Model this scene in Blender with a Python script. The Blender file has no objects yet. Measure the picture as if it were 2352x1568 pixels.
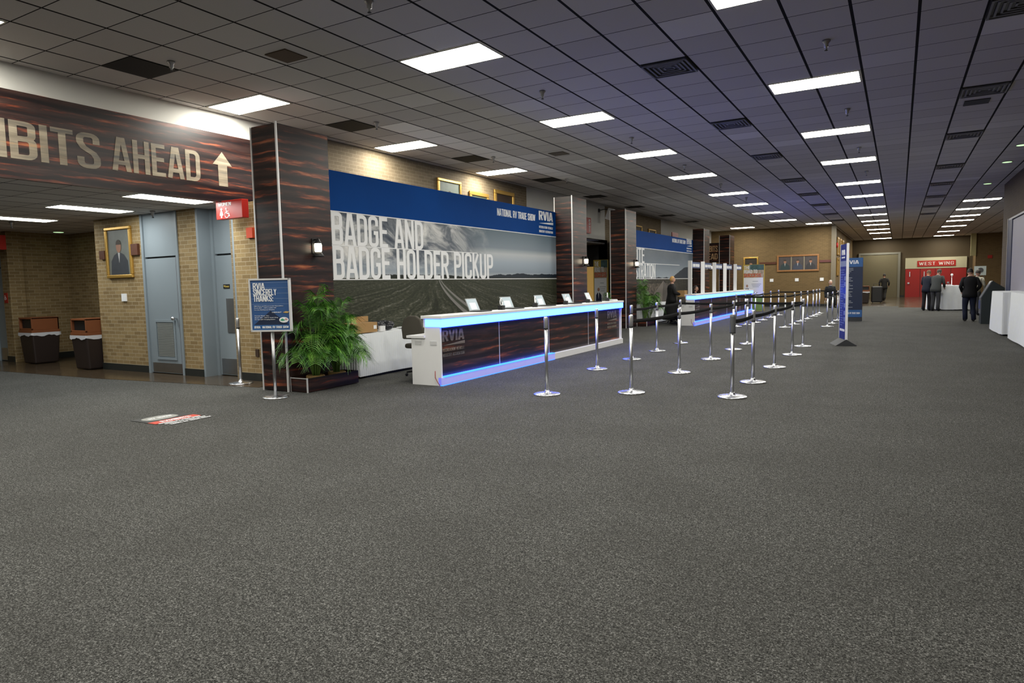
import bpy, bmesh, math, random
from mathutils import Vector, Matrix
from mathutils.geometry import delaunay_2d_cdt
random.seed(7)
sc = bpy.context.scene
C = sc.collection
PI = math.pi
# ---------------- camera, world, exposure ----------------
ZC = 4.2025; HC = 1.45; T = .61; GX = 6.80616; GY = -10.83554
YAW, PITCH, ROLL, FPX = .524331122, -.0836691862, -.0214255360, 1537.61549
def cam_axes():
    cy, sy, cp, sp, cr, sr = math.cos(YAW), math.sin(YAW), math.cos(PITCH), math.sin(PITCH), math.cos(ROLL), math.sin(ROLL)
    f = Vector((-sy*cp, cy*cp, sp)); r0 = Vector((cy, sy, 0)); u0 = r0.cross(f)
    return cr*r0+sr*u0, -sr*r0+cr*u0, f
R_, U_, F_ = cam_axes()
cam = bpy.data.cameras.new('camera'); camo = bpy.data.objects.new('camera', cam); C.objects.link(camo)
camo.matrix_world = Matrix(((R_.x, U_.x, -F_.x, 0), (R_.y, U_.y, -F_.y, 0), (R_.z, U_.z, -F_.z, HC), (0, 0, 0, 1)))
cam.sensor_width = 36; cam.lens = 36*FPX/2352; cam.clip_start = .05; cam.clip_end = 300
sc.camera = camo
w = bpy.data.worlds.new('world'); sc.world = w; w.use_nodes = True
w.node_tree.nodes['Background'].inputs[0].default_value = (.02, .02, .025, 1)
sc.view_settings.view_transform = 'Standard'; sc.view_settings.look = 'None'; sc.view_settings.gamma = 1
sc.view_settings.use_curve_mapping = False
sc.view_settings.exposure = 0.0
PANEL = 46.0; SIDE = 22.0; LED = 17.0
sc.cycles.sample_clamp_indirect = 6
sc.cycles.max_bounces = 8; sc.cycles.diffuse_bounces = 5; sc.cycles.glossy_bounces = 4
def G(i, j): return ((i-GX)*T, (j-GY)*T)
# ---------------- shader helper ----------------
class Sh:
    def __init__(s, name, rough=.6, metal=0, spec=.4):
        s.m = bpy.data.materials.new(name); s.m.use_nodes = True
        s.nt = s.m.node_tree; s.b = s.nt.nodes['Principled BSDF']
        s.b.inputs['Roughness'].default_value = rough; s.b.inputs['Metallic'].default_value = metal
        s.b.inputs['Specular IOR Level'].default_value = spec
    def node(s, t): return s.nt.nodes.new(t)
    def put(s, sock, v):
        if isinstance(v, (int, float)):
            try: sock.default_value = v
            except Exception: sock.default_value = (v, v, v, 1)[:len(sock.default_value)]
        elif isinstance(v, tuple): sock.default_value = (v+(1,))[:len(sock.default_value)]
        else: s.nt.links.new(v, sock)
    def f(s, op, a, b=None, c=None, clamp=False):
        n = s.node('ShaderNodeMath'); n.operation = op; n.use_clamp = clamp
        for k, v in enumerate((a, b, c)):
            if v is not None: s.put(n.inputs[k], v)
        return n.outputs[0]
    def add(s, a, b): return s.f('ADD', a, b)
    def sub(s, a, b): return s.f('SUBTRACT', a, b)
    def mul(s, a, b): return s.f('MULTIPLY', a, b)
    def div(s, a, b): return s.f('DIVIDE', a, b)
    def lt(s, a, b): return s.f('LESS_THAN', a, b)
    def gt(s, a, b): return s.f('GREATER_THAN', a, b)
    def step(s, x, a, b):
        n = s.node('ShaderNodeMapRange'); n.interpolation_type = 'SMOOTHSTEP'
        s.put(n.inputs[0], x); s.put(n.inputs[1], a); s.put(n.inputs[2], b); return n.outputs[0]
    def xyz(s, world=True):
        if world: v = s.node('ShaderNodeNewGeometry').outputs['Position']
        else: v = s.node('ShaderNodeTexCoord').outputs['Object']
        n = s.node('ShaderNodeSeparateXYZ'); s.put(n.inputs[0], v); return n.outputs
    def comb(s, x, y, z=0.0):
        n = s.node('ShaderNodeCombineXYZ')
        for k, v in enumerate((x, y, z)): s.put(n.inputs[k], v)
        return n.outputs[0]
    def noise(s, vec, scale=5.0, detail=2.0, rough=.5, dist=0.0):
        n = s.node('ShaderNodeTexNoise'); n.inputs['Scale'].default_value = scale; n.inputs['Detail'].default_value = detail
        n.inputs['Roughness'].default_value = rough; n.inputs['Distortion'].default_value = dist
        if vec is not None: s.put(n.inputs['Vector'], vec)
        return n.outputs[0]
    def white(s, vec):
        n = s.node('ShaderNodeTexWhiteNoise'); n.noise_dimensions = '3D'; s.put(n.inputs['Vector'], vec); return n.outputs['Value']
    def mix(s, fac, a, b):
        n = s.node('ShaderNodeMix'); n.data_type = 'RGBA'
        s.put(n.inputs[0], fac); s.put(n.inputs[6], a); s.put(n.inputs[7], b); return n.outputs[2]
    def ramp(s, fac, stops):
        n = s.node('ShaderNodeValToRGB'); s.put(n.inputs[0], fac); e = n.color_ramp.elements
        while len(e) < len(stops): e.new(.5)
        for k, (p, c) in enumerate(stops): e[k].position = p; e[k].color = c+(1,) if len(c) == 3 else c
        return n.outputs[0]
    def bump(s, h, strength=.3, dist=.01):
        n = s.node('ShaderNodeBump'); n.inputs['Strength'].default_value = strength; n.inputs['Distance'].default_value = dist
        s.put(n.inputs['Height'], h); s.nt.links.new(n.outputs[0], s.b.inputs['Normal'])
    def col(s, c): s.put(s.b.inputs['Base Color'], c); return s.m
    def emit(s, c, k): s.put(s.b.inputs['Emission Color'], c); s.b.inputs['Emission Strength'].default_value = k; return s.m
MC = {}
def M(name, c, rough=.55, metal=0, spec=.4, var=.08, scale=9, emit=None, k=0):
    if name in MC: return MC[name]
    s = Sh(name, rough, metal, spec)
    n = s.noise(s.node('ShaderNodeTexCoord').outputs['Object'], scale, 3)
    s.col(s.mix(n, tuple(x*(1-var) for x in c), tuple(min(1, x*(1+var)) for x in c)))
    if emit: s.emit(emit, k)
    MC[name] = s.m; return s.m
# ---------------- mesh helper ----------------
class MB:
    def __init__(s): s.bm = bmesh.new(); s.mi = 0
    def _f(s, vs):
        try: f = s.bm.faces.new(vs); f.material_index = s.mi; return f
        except ValueError: return None
    def box(s, x0, y0, z0, x1, y1, z1, mtx=None):
        x0, x1 = min(x0, x1), max(x0, x1); y0, y1 = min(y0, y1), max(y0, y1); z0, z1 = min(z0, z1), max(z0, z1)
        p = [Vector((x, y, z)) for z in (z0, z1) for y in (y0, y1) for x in (x0, x1)]
        if mtx: p = [mtx @ q for q in p]
        v = [s.bm.verts.new(q) for q in p]
        for i in ((0, 2, 3, 1), (4, 5, 7, 6), (0, 1, 5, 4), (2, 6, 7, 3), (0, 4, 6, 2), (1, 3, 7, 5)): s._f([v[k] for k in i])
        return s
    def quad(s, *pts): s._f([s.bm.verts.new(p) for p in pts]); return s
    def prism(s, poly, ext):  # poly list of 3d points, ext vector
        ext = Vector(ext); a = [s.bm.verts.new(p) for p in poly]; b = [s.bm.verts.new(Vector(p)+ext) for p in poly]
        s._f(a[::-1]); s._f(b); n = len(a)
        for i in range(n): s._f([a[i], a[(i+1) % n], b[(i+1) % n], b[i]])
        return s
    def lathe(s, prof, cx=0, cy=0, n=20, z=0, mtx=None):
        rings = []
        for r, h in prof:
            ring = []
            for k in range(n):
                a = 2*PI*k/n; p = Vector((cx+r*math.cos(a), cy+r*math.sin(a), z+h))
                if mtx: p = mtx @ p
                ring.append(s.bm.verts.new(p))
            rings.append(ring)
        for A, B in zip(rings, rings[1:]):
            for k in range(n):
                f = s._f([A[k], A[(k+1) % n], B[(k+1) % n], B[k]])
                if f: f.smooth = True
        s._f(rings[0][::-1]); s._f(rings[-1]); return s
    def tube(s, pts, r, n=8):
        pts = [Vector(p) for p in pts]; rings = []
        for i, p in enumerate(pts):
            d = (pts[min(i+1, len(pts)-1)]-pts[max(i-1, 0)]).normalized()
            a = d.orthogonal().normalized() if i == 0 else (a-d*a.dot(d)).normalized()
            b = d.cross(a); rr = r[i] if isinstance(r, (list, tuple)) else r
            rings.append([s.bm.verts.new(p+rr*(a*math.cos(2*PI*k/n)+b*math.sin(2*PI*k/n))) for k in range(n)])
        for A, B in zip(rings, rings[1:]):
            for k in range(n):
                f = s._f([A[k], A[(k+1) % n], B[(k+1) % n], B[k]])
                if f: f.smooth = True
        s._f(rings[0][::-1]); s._f(rings[-1]); return s
    def ell(s, c, r, nu=16, nv=10, rot=None):
        vs = []
        for j in range(nv+1):
            t = PI*j/nv; row = []
            for i in range(nu):
                a = 2*PI*i/nu
                p = Vector((r[0]*math.sin(t)*math.cos(a), r[1]*math.sin(t)*math.sin(a), r[2]*math.cos(t)))
                if rot: p = rot @ p
                row.append(Vector(c)+p)
            vs.append(row)
        top = s.bm.verts.new(vs[0][0]); bot = s.bm.verts.new(vs[-1][0])
        R = [[s.bm.verts.new(p) for p in row] for row in vs[1:-1]]
        for i in range(nu):
            k = (i+1) % nu; fs = [s._f([top, R[0][i], R[0][k]]), s._f([bot, R[-1][k], R[-1][i]])]
            for A, B in zip(R, R[1:]): fs.append(s._f([A[i], B[i], B[k], A[k]]))
            for f in fs:
                if f: f.smooth = True
        return s
    def sheet(s, grid):  # grid of points
        V = [[s.bm.verts.new(p) for p in row] for row in grid]
        for A, B in zip(V, V[1:]):
            for k in range(len(A)-1):
                f = s._f([A[k], A[k+1], B[k+1], B[k]])
                if f: f.smooth = True
        return s
    def make(s, name, mats, parent=None, bevel=0, smooth=False):
        bmesh.ops.recalc_face_normals(s.bm, faces=s.bm.faces)
        me = bpy.data.meshes.new(name); s.bm.to_mesh(me); s.bm.free()
        o = bpy.data.objects.new(name, me); C.objects.link(o)
        for m in (mats if isinstance(mats, (list, tuple)) else [mats]): me.materials.append(m)
        if parent: o.parent = parent
        if bevel:
            b = o.modifiers.new('b', 'BEVEL'); b.width = bevel; b.segments = 2; b.limit_method = 'ANGLE'
        return o
def tag(o, label, cat, group=None, kind=None):
    if label: o['label'] = label
    if cat: o['category'] = cat
    if group: o['group'] = group
    if kind: o['kind'] = kind
    return o
def thing(name, label, cat, loc=(0, 0, 0), rz=0, group=None):
    o = bpy.data.objects.new(name, None); C.objects.link(o); o.location = loc; o.rotation_euler = (0, 0, rz); o.empty_display_size = .1
    return tag(o, label, cat, group)
def struct(mb, name, mat, label=None):
    o = mb.make(name, mat); o['kind'] = 'structure'
    if label: o['label'] = label
    o['category'] = name.split('_')[0]
    return o
def dup(root, loc, rz=None, label=None, group=None):
    r = root.copy(); C.objects.link(r); r.location = loc
    if rz is not None: r.rotation_euler = (0, 0, rz)
    if label: r['label'] = label
    if group: r['group'] = group
    for ch in list(root.children):
        c = ch.copy(); C.objects.link(c); c.parent = r
        for g in ch.children:
            d = g.copy(); C.objects.link(d); d.parent = c
    return r
def B(*a): return MB().box(*a)
def text(s, name, parent, org, right, up, width, height, mat, bold=.02, depth=.003, fit=True, align='l'):
    """lettering: org = lower left corner of the text block"""
    cu = bpy.data.curves.new('t', 'FONT'); cu.body = s; cu.offset = bold; cu.size = 1; cu.resolution_u = 3; cu.space_line = .8
    cu.extrude = 0; o = bpy.data.objects.new('t', cu); C.objects.link(o)
    dg = bpy.context.evaluated_depsgraph_get(); me = bpy.data.meshes.new_from_object(o.evaluated_get(dg))
    bpy.data.objects.remove(o); bpy.data.curves.remove(cu)
    xs = [v.co.x for v in me.vertices]; ys = [v.co.y for v in me.vertices]
    if not xs: return None
    x0, x1, y0, y1 = min(xs), max(xs), min(ys), max(ys)
    sy = height/(y1-y0); sx = width/(x1-x0) if width else sy
    right = Vector(right).normalized(); up = Vector(up).normalized(); n = right.cross(up); org = Vector(org)
    bm = bmesh.new(); bm.from_mesh(me); bpy.data.meshes.remove(me)
    for v in bm.verts: v.co = org+right*((v.co.x-x0)*sx)+up*((v.co.y-y0)*sy)+n*depth
    g = bmesh.ops.extrude_face_region(bm, geom=bm.faces[:])
    for v in g['geom']:
        if isinstance(v, bmesh.types.BMVert): v.co -= n*(depth*.9)
    m2 = MB(); m2.bm.free(); m2.bm = bm
    return m2.make(name, mat, parent)
def arc(cx, cy, rx, ry, a0, a1, n=6): return [(cx+rx*math.cos(math.radians(a0+(a1-a0)*k/n)), cy+ry*math.sin(math.radians(a0+(a1-a0)*k/n))) for k in range(n+1)]
SW = .125; HH = SW/2; WG = .42
def _O(w=WG, y0=0.0, y1=1.0): return arc(w-HH-.1, y1-HH-.12, .1, .12, 0, 90, 4)+arc(HH+.1, y1-HH-.12, .1, .12, 90, 180, 4)+arc(HH+.1, y0+HH+.12, .1, .12, 180, 270, 4)+arc(w-HH-.1, y0+HH+.12, .1, .12, 270, 360, 4)+[(w-HH, y1-HH-.12)]
RG1 = WG-HH
GL = {
 'A': (.46, [[(.058, 0), (.195, 1)], [(.402, 0), (.265, 1)], [(.19, .9), (.27, .9)], [(.1, .25), (.36, .25)]]),
 'B': (WG, [[(HH, 0), (HH, 1)], [(0, 1-HH)]+arc(RG1-.11, .86, .1, .077, 90, 0, 4)+arc(RG1-.11, .64, .1, .09, 0, -90, 4)+[(0, .535)], [(0, .535)]+arc(RG1-.1, .42, .1, .115, 90, 0, 4)+arc(RG1-.1, .17, .1, .107, 0, -90, 4)+[(0, HH)]]),
 'C': (WG, [[(RG1, .66)]+arc(RG1-.1, 1-HH-.12, .1, .12, 0, 90, 4)+arc(HH+.1, 1-HH-.12, .1, .12, 90, 180, 4)+arc(HH+.1, HH+.12, .1, .12, 180, 270, 4)+arc(RG1-.1, HH+.12, .1, .12, 270, 360, 4)+[(RG1, .34)]]),
 'D': (WG, [[(HH, 0), (HH, 1)], [(0, 1-HH)]+arc(RG1-.12, 1-HH-.14, .12, .14, 90, 0, 4)+arc(RG1-.12, HH+.14, .12, .14, 0, -90, 4)+[(0, HH)]]),
 'E': (.36, [[(HH, 0), (HH, 1)], [(0, 1-HH), (.36, 1-HH)], [(0, .52), (.33, .52)], [(0, HH), (.36, HH)]]),
 'F': (.36, [[(HH, 0), (HH, 1)], [(0, 1-HH), (.36, 1-HH)], [(0, .52), (.33, .52)]]),
 'G': (WG, [[(RG1, .68)]+arc(RG1-.1, 1-HH-.12, .1, .12, 0, 90, 4)+arc(HH+.1, 1-HH-.12, .1, .12, 90, 180, 4)+arc(HH+.1, HH+.12, .1, .12, 180, 270, 4)+arc(RG1-.1, HH+.12, .1, .12, 270, 360, 4)+[(RG1, .46), (.22, .46)]]),
 'H': (WG, [[(HH, 0), (HH, 1)], [(RG1, 0), (RG1, 1)], [(0, .52), (WG, .52)]]),
 'I': (SW, [[(HH, 0), (HH, 1)]]),
 'K': (WG, [[(HH, 0), (HH, 1)], [(.08, .42), (.36, .98)], [(.17, .55), (.37, .02)]]),
 'L': (.35, [[(HH, 0), (HH, 1)], [(0, HH), (.35, HH)]]),
 'M': (.56, [[(HH, 0), (HH, 1)], [(.56-HH, 0), (.56-HH, 1)], [(.09, .93), (.28, .3)], [(.47, .93), (.28, .3)]]),
 'N': (.44, [[(HH, 0), (HH, 1)], [(.44-HH, 0), (.44-HH, 1)], [(.075, .93), (.365, .07)]]),
 'O': (WG, [_O()]),
 'P': (WG, [[(HH, 0), (HH, 1)], [(0, 1-HH)]+arc(RG1-.11, 1-HH-.12, .11, .12, 90, 0, 4)+arc(RG1-.11, .6, .11, .12, 0, -90, 4)+[(0, .48)]]),
 'R': (WG, [[(HH, 0), (HH, 1)], [(0, 1-HH)]+arc(RG1-.11, 1-HH-.12, .11, .12, 90, 0, 4)+arc(RG1-.11, .62, .11, .12, 0, -90, 4)+[(0, .5)], [(.22, .5), (.37, .01)]]),
 'S': (WG, [[(RG1, .7)]+arc(RG1-.1, 1-HH-.11, .1, .11, 0, 90, 4)+arc(HH+.1, 1-HH-.11, .1, .11, 90, 180, 4)+[(HH, .72), (.12, .58), (.3, .43), (RG1, .3)]+arc(RG1-.1, HH+.11, .1, .11, 0, -90, 4)+arc(HH+.1, HH+.11, .1, .11, 270, 180, 4)+[(HH, .31)]]),
 'T': (.38, [[(.19, 0), (.19, 1)], [(0, 1-HH), (.38, 1-HH)]]),
 'U': (WG, [[(HH, 1)]+arc(HH+.1, HH+.12, .1, .12, 180, 270, 4)+arc(RG1-.1, HH+.12, .1, .12, 270, 360, 4)+[(RG1, 1)]]),
 'V': (.44, [[(.055, 1), (.2, .05)], [(.385, 1), (.24, .05)], [(.17, .05), (.27, .05)]]),
 'W': (.62, [[(.055, 1), (.165, .06)], [(.31, .9), (.2, .06)], [(.31, .9), (.42, .06)], [(.565, 1), (.455, .06)]]),
 'X': (.44, [[(.06, 0), (.38, 1)], [(.38, 0), (.06, 1)]]),
 'Y': (.44, [[(.06, 1), (.22, .5)], [(.38, 1), (.22, .5)], [(.22, 0), (.22, .53)]]),
 ':': (SW, [[(HH, 0), (HH, .15)], [(HH, .5), (HH, .65)]]), '-': (.25, [[(0, .45), (.25, .45)]]), ' ': (.2, [])}
def ribbon(pts, t):
    pts = [Vector((p[0], p[1])) for k, p in enumerate(pts) if k == 0 or (Vector(p)-Vector(pts[k-1])).length > 1e-4]
    L, R = [], []
    for i, p in enumerate(pts):
        a = (p-pts[i-1]).normalized() if i else None; b = (pts[i+1]-p).normalized() if i < len(pts)-1 else None
        if a is None and (pts[0]-pts[-1]).length < 1e-3: a = (pts[-1]-pts[-2]).normalized()
        if b is None and (pts[0]-pts[-1]).length < 1e-3: b = (pts[1]-pts[0]).normalized()
        a = a or b; b = b or a; d = (a+b); d = d.normalized() if d.length > 1e-3 else b
        n = Vector((-d.y, d.x)); m = t/max(.5, abs(n.dot(Vector((-b.y, b.x)))))
        L.append(p+n*m); R.append(p-n*m)
    return [(L[i], L[i+1], R[i+1], R[i]) for i in range(len(pts)-1)]
def block(s, name, parent, org, right, up, width, height, mat, weight=1.0, gap=.055, depth=.004):
    """condensed poster capitals built from strokes"""
    x = 0; polys = []
    for ch in s:
        if ch not in GL: ch = ' '
        w_, st = GL[ch]
        for p in st:
            for q in ribbon(p, HH*weight): polys.append([(v.x+x, v.y) for v in q])
        x += w_+gap
    x -= gap; sx = width/x; right = Vector(right).normalized(); up = Vector(up).normalized(); n = right.cross(up); org = Vector(org); m = MB()
    vs, fs = [], []
    for q in polys:
        if sum(q[k-1][0]*q[k][1]-q[k][0]*q[k-1][1] for k in range(len(q))) < 0: q = q[::-1]
        fs.append(list(range(len(vs), len(vs)+len(q)))); vs += [Vector((a, max(0, min(1, b)))) for a, b in q]
    rv, re_, rf, _, _, of = delaunay_2d_cdt(vs, [], fs, 0, 1e-4)
    V = [m.bm.verts.new(org+right*(v.x*sx)+up*(v.y*height)+n*depth) for v in rv]
    for f, o_ in zip(rf, of):
        if o_: m._f([V[k] for k in f])
    for v in [v for v in m.bm.verts if not v.link_faces]: m.bm.verts.remove(v)
    g = bmesh.ops.extrude_face_region(m.bm, geom=m.bm.faces[:])
    for v in g['geom']:
        if isinstance(v, bmesh.types.BMVert): v.co -= n*(depth*.95)
    return m.make(name, mat, parent)
# ---------------- materials ----------------
WHITE = M('white_laminate', (.84, .84, .85), .35, var=.02)
WHITEP = M('white_paint', (.62, .61, .57), .7, var=.03, scale=2)
BLACK = M('black_plastic', (.012, .012, .013), .45)
DGREY = M('dark_grey', (.04, .042, .045), .6)
CHROME = M('chrome', (.72, .73, .76), .27, 1, var=.02)
STEEL = M('brushed_steel', (.45, .45, .46), .35, 1)
ALU = M('aluminium_edge', (.8, .8, .8), .4, .4)
GOLD = M('gilt_frame', (.55, .33, .08), .35, .6, var=.25, scale=40)
BLUEG = M('blue_grey_paint', (.23, .27, .3), .45, var=.04, scale=2)
RED = M('red_sign', (.42, .02, .012), .4, var=.05)
REDD = M('red_door_paint', (.34, .015, .012), .4, var=.06)
CREAM = M('cream_paint', (.5, .46, .3), .6, var=.04)
LETTER = M('white_lettering', (.84, .85, .87), .5, var=.01)
BLUE = M('banner_blue', (.0, .048, .235), .6, spec=.08, var=.12, scale=1.2)
NAVY = M('navy_print', (.015, .025, .06), .45, var=.2, scale=2)
MIDBLUE = M('mid_blue_print', (.03, .11, .3), .45, var=.1)
CLOTH = M('white_cloth', (.74, .77, .8), .85, var=.04)
CARD = M('cardboard', (.4, .24, .1), .8)
BROWNW = M('brown_wood', (.09, .03, .015), .5, var=.3, scale=20)
VINYL = M('black_vinyl_base', (.018, .02, .018), .5)
GRILL = M('vent_grey', (.16, .16, .17), .5)
def mat_ceiling():
    s = Sh('acoustic_tile', .85, spec=.15); x, y, z = s.xyz()
    gx = s.add(s.div(x, T), GX+100); gy = s.add(s.div(y, T), GY+200)
    def d(g): fr = s.f('FRACT', g); return s.f('MINIMUM', fr, s.sub(1, fr))
    rnd = s.white(s.comb(s.f('FLOOR', gx), s.f('FLOOR', gy), 0))
    fine = s.noise(s.comb(x, y, 0), 60, 3)
    strip = s.mul(s.mul(s.gt(gx, 94), s.lt(gx, 95)), s.mul(s.gt(gy, 204), s.lt(gy, 220)))
    base = s.mix(s.step(rnd, .93, 1.0), s.mix(rnd, (.55, .525, .505), (.63, .605, .58)), (.74, .72, .7))
    c = s.mix(s.mul(fine, .12), s.mix(strip, base, (.93, .92, .9)), (.2, .19, .18))
    l1 = s.lt(d(gx), .026); l2 = s.lt(d(gy), .0105)
    s.col(s.mix(s.f('MAXIMUM', l1, l2), c, (.008, .007, .007))); return s.m
def mat_brick(name, a, b, mort, off=0.0):
    s = Sh(name, .75, spec=.25); x, y, z = s.xyz(); n = s.node('ShaderNodeTexBrick')
    s.put(n.inputs['Vector'], s.comb(s.add(s.add(x, y), off), z, 0))
    n.inputs['Scale'].default_value = 1; n.inputs['Brick Width'].default_value = .205; n.inputs['Row Height'].default_value = .0685
    n.inputs['Mortar Size'].default_value = .0045; n.inputs['Mortar Smooth'].default_value = .2
    n.inputs['Color1'].default_value = a+(1,); n.inputs['Color2'].default_value = b+(1,); n.inputs['Mortar'].default_value = mort+(1,)
    no = s.noise(s.comb(s.add(x, y), z, 0), 30, 4)
    s.col(s.mix(s.mul(no, .35), n.outputs['Color'], (.12, .085, .04))); s.bump(n.outputs['Fac'], -.4, .004); return s.m
def mat_carpet():
    s = Sh('speckled_carpet', .95, spec=.1); x, y, z = s.xyz()
    n1 = s.noise(s.comb(x, y, 0), 105, 2, .75); n2 = s.noise(s.comb(x, y, 3), 42, 3, .6); n3 = s.noise(s.comb(x, y, 9), 1.6, 4)
    n4 = s.noise(s.comb(x, y, 5), 210, 1)
    v = s.add(s.add(s.mul(n1, .48), s.mul(n2, .2)), s.add(s.mul(n4, .26), s.mul(s.noise(s.comb(x, y, 7), 13, 4, .6), .06)))
    c = s.ramp(v, [(.38, (.007, .007, .0068)), (.46, (.034, .034, .032)), (.54, (.10, .10, .095)), (.62, (.28, .28, .27))])
    c2 = s.mix(s.mul(s.step(n3, .35, .65), .22), c, (.036, .035, .032))
    # panel seams of the laid carpet
    sx = s.f('ABSOLUTE', s.add(x, .1)); sy = s.f('ABSOLUTE', s.sub(y, 6.55))
    seam = s.f('MAXIMUM', s.lt(sx, .004), s.mul(s.lt(sy, .004), s.lt(x, -3)))
    s.col(s.mix(s.mul(seam, .22), c2, (.02, .02, .02))); s.bump(v, .5, .004); return s.m
def wood_sockets(s):
    x, y, z = s.xyz(); u = s.add(x, y); row = s.f('FLOOR', s.div(z, .15)); rr = s.white(s.comb(row, 3.1, 0))
    wav = s.noise(s.comb(s.mul(u, 1.3), s.mul(z, 2.5), 0), 1.3, 4)
    zz = s.add(z, s.mul(wav, .07))
    base = s.noise(s.comb(s.add(s.mul(u, .7), s.mul(rr, 9)), s.mul(zz, 7), row), 1.6, 5, .6)
    st = s.noise(s.comb(s.mul(u, .9), s.mul(zz, 12), 1.7), 1.3, 7, .64)
    fr = s.f('FRACT', s.div(zz, .15)); gap = s.mul(s.sub(1, s.step(s.f('ABSOLUTE', s.sub(fr, .5)), .08, .34)), .9)
    return base, st, gap
def mat_wood():
    s = Sh('printed_dark_planks', .38, spec=.45); base, st, gap = wood_sockets(s)
    c = s.ramp(base, [(.3, (.010, .005, .005)), (.52, (.03, .014, .012)), (.72, (.07, .036, .028))])
    k = s.ramp(st, [(.51, (0, 0, 0)), (.61, (.55, .55, .55)), (.72, (1, 1, 1))])
    kc = s.ramp(st, [(.5, (.12, .02, .01)), (.6, (.30, .062, .022)), (.74, (.55, .21, .09))])
    s.col(s.mix(gap, s.mix(k, c, kc), (.005, .003, .004))); return s.m
def mat_woodletter():
    s = Sh('pale_plank_lettering', .45, spec=.3); base, st, gap = wood_sockets(s)
    c = s.ramp(base, [(.3, (.10, .10, .095)), (.5, (.23, .195, .145)), (.72, (.37, .32, .235))])
    k = s.ramp(st, [(.58, (0, 0, 0)), (.72, (1, 1, 1))])
    s.col(s.mix(s.mul(gap, .3), s.mix(s.mul(k, .6), c, (.5, .3, .15)), (.1, .08, .06))); return s.m
def mat_polished():
    s = Sh('polished_brown_floor', .12, spec=.5); x, y, z = s.xyz(); n = s.noise(s.comb(x, y, 0), 25, 5); r = s.noise(s.comb(x, y, 2), 2, 3)
    s.put(s.b.inputs['Roughness'], s.add(.08, s.mul(r, .2)))
    s.col(s.ramp(n, [(.35, (.035, .024, .014)), (.65, (.10, .07, .043))])); return s.m
def mat_photo1():   # printed landscape, country road
    s = Sh('printed_road_landscape', .45, spec=.3); x, y, z = s.xyz(); ZH = 1.63; YV = 10.95
    t = s.div(s.sub(z, ZH), 1.1)
    cl = s.noise(s.comb(s.mul(y, .8), s.add(s.mul(z, 1.5), s.mul(y, .35)), 0), 1.7, 7, .62, .6)
    left = s.step(y, 13.2, 11.2)
    sky = s.ramp(t, [(0, (.46, .48, .5)), (.12, (.26, .31, .37)), (.32, (.35, .41, .48)), (.5, (.5, .53, .55)), (.62, (.22, .27, .32)), (1, (.11, .16, .2))])
    cloud = s.ramp(cl, [(.36, (.04, .055, .085)), (.47, (.15, .17, .2)), (.55, (.42, .43, .44)), (.66, (.78, .77, .75))])
    c = s.mix(s.mul(left, s.step(t, .05, .4)), sky, cloud)
    ridge = s.noise(s.comb(y, 0, 0), 1.3, 6, .7); hill = s.add(ZH-.03, s.mul(s.mul(ridge, .24), s.step(y, 9.0, 15)))
    c = s.mix(s.lt(z, hill), c, (.012, .02, .032))
    tr = s.noise(s.comb(s.mul(y, 9), 0, 0), 1.0, 5, .8); c = s.mix(s.mul(s.lt(z, s.add(ZH-.02, s.mul(s.mul(tr, .16), s.step(y, 12.8, 11)))), s.gt(y, 9)), c, (.01, .014, .01))
    dz = s.f('MAXIMUM', s.sub(ZH, z), .004); a = s.div(s.sub(y, YV), s.add(dz, .12))
    wv = s.noise(s.comb(s.mul(y, .8), s.mul(z, 1.6), 4), 1.2, 3); fur = s.noise(s.comb(s.add(s.mul(a, 2.2), s.mul(wv, 5)), s.mul(z, 2.2), 0), 1.4, 6, .6); gr = s.noise(s.comb(s.mul(y, 8), s.mul(z, 22), 0), 1.6, 6, .75)
    near = s.step(dz, 0.1, 1.0)
    g = s.ramp(s.add(s.mul(fur, .5), s.mul(gr, .5)), [(.38, (.008, .009, .006)), (.48, (.028, .032, .018)), (.56, (.085, .085, .06)), (.65, (.3, .29, .26))])
    g = s.mix(s.mul(s.sub(1, near), .5), g, (.03, .036, .02))
    # road: centre moves towards the right further down
    yc = s.add(YV+.02, s.mul(s.f('POWER', dz, 1.4), 1.75)); hw = s.add(.02, s.mul(dz, .36)); q = s.div(s.f('ABSOLUTE', s.sub(y, yc)), hw)
    road = s.mul(s.lt(q, 1), .8); rc = s.mix(s.step(q, .25, .5), (.05, .06, .04), (.26, .25, .24))
    g = s.mix(road, g, rc)
    c = s.mix(s.lt(z, ZH), c, g); s.col(c); return s.m
def mat_photo2():   # printed landscape, tent below mountains
    s = Sh('printed_tent_landscape', .45, spec=.3); x, y, z = s.xyz(); ZH = 1.6
    t = s.div(s.sub(z, ZH), 1.12); cl = s.noise(s.comb(s.mul(y, .4), z, 0), 1.6, 6, .6)
    c = s.mix(s.mul(cl, .55), s.ramp(t, [(0, (.34, .4, .46)), (.5, (.12, .16, .21)), (1, (.04, .06, .09))]), (.28, .32, .36))
    rid = s.noise(s.comb(y, 0, 0), 1.1, 6, .7)
    hill = s.add(ZH-.1, s.add(s.mul(rid, .25), s.mul(s.step(y, 26.6, 29.2), .45))); c = s.mix(s.lt(z, hill), c, (.02, .03, .045))
    g = s.noise(s.comb(s.mul(y, 3), s.mul(z, 9), 0), 2, 6, .7)
    gc = s.ramp(g, [(.38, (.01, .01, .008)), (.55, (.035, .033, .025)), (.68, (.12, .11, .09))])
    grass = s.mul(s.step(s.f('ABSOLUTE', s.sub(y, 25.4)), 2.6, 1.2), s.lt(z, 1.4)); gr2 = s.noise(s.comb(s.mul(y, 8), s.mul(z, 4), s.mul(y, 2)), 2, 6, .8)
    gc = s.mix(s.mul(grass, s.step(gr2, .45, .6)), gc, (.22, .18, .14))
    c = s.mix(s.lt(z, ZH), c, gc); s.col(c); return s.m
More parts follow.
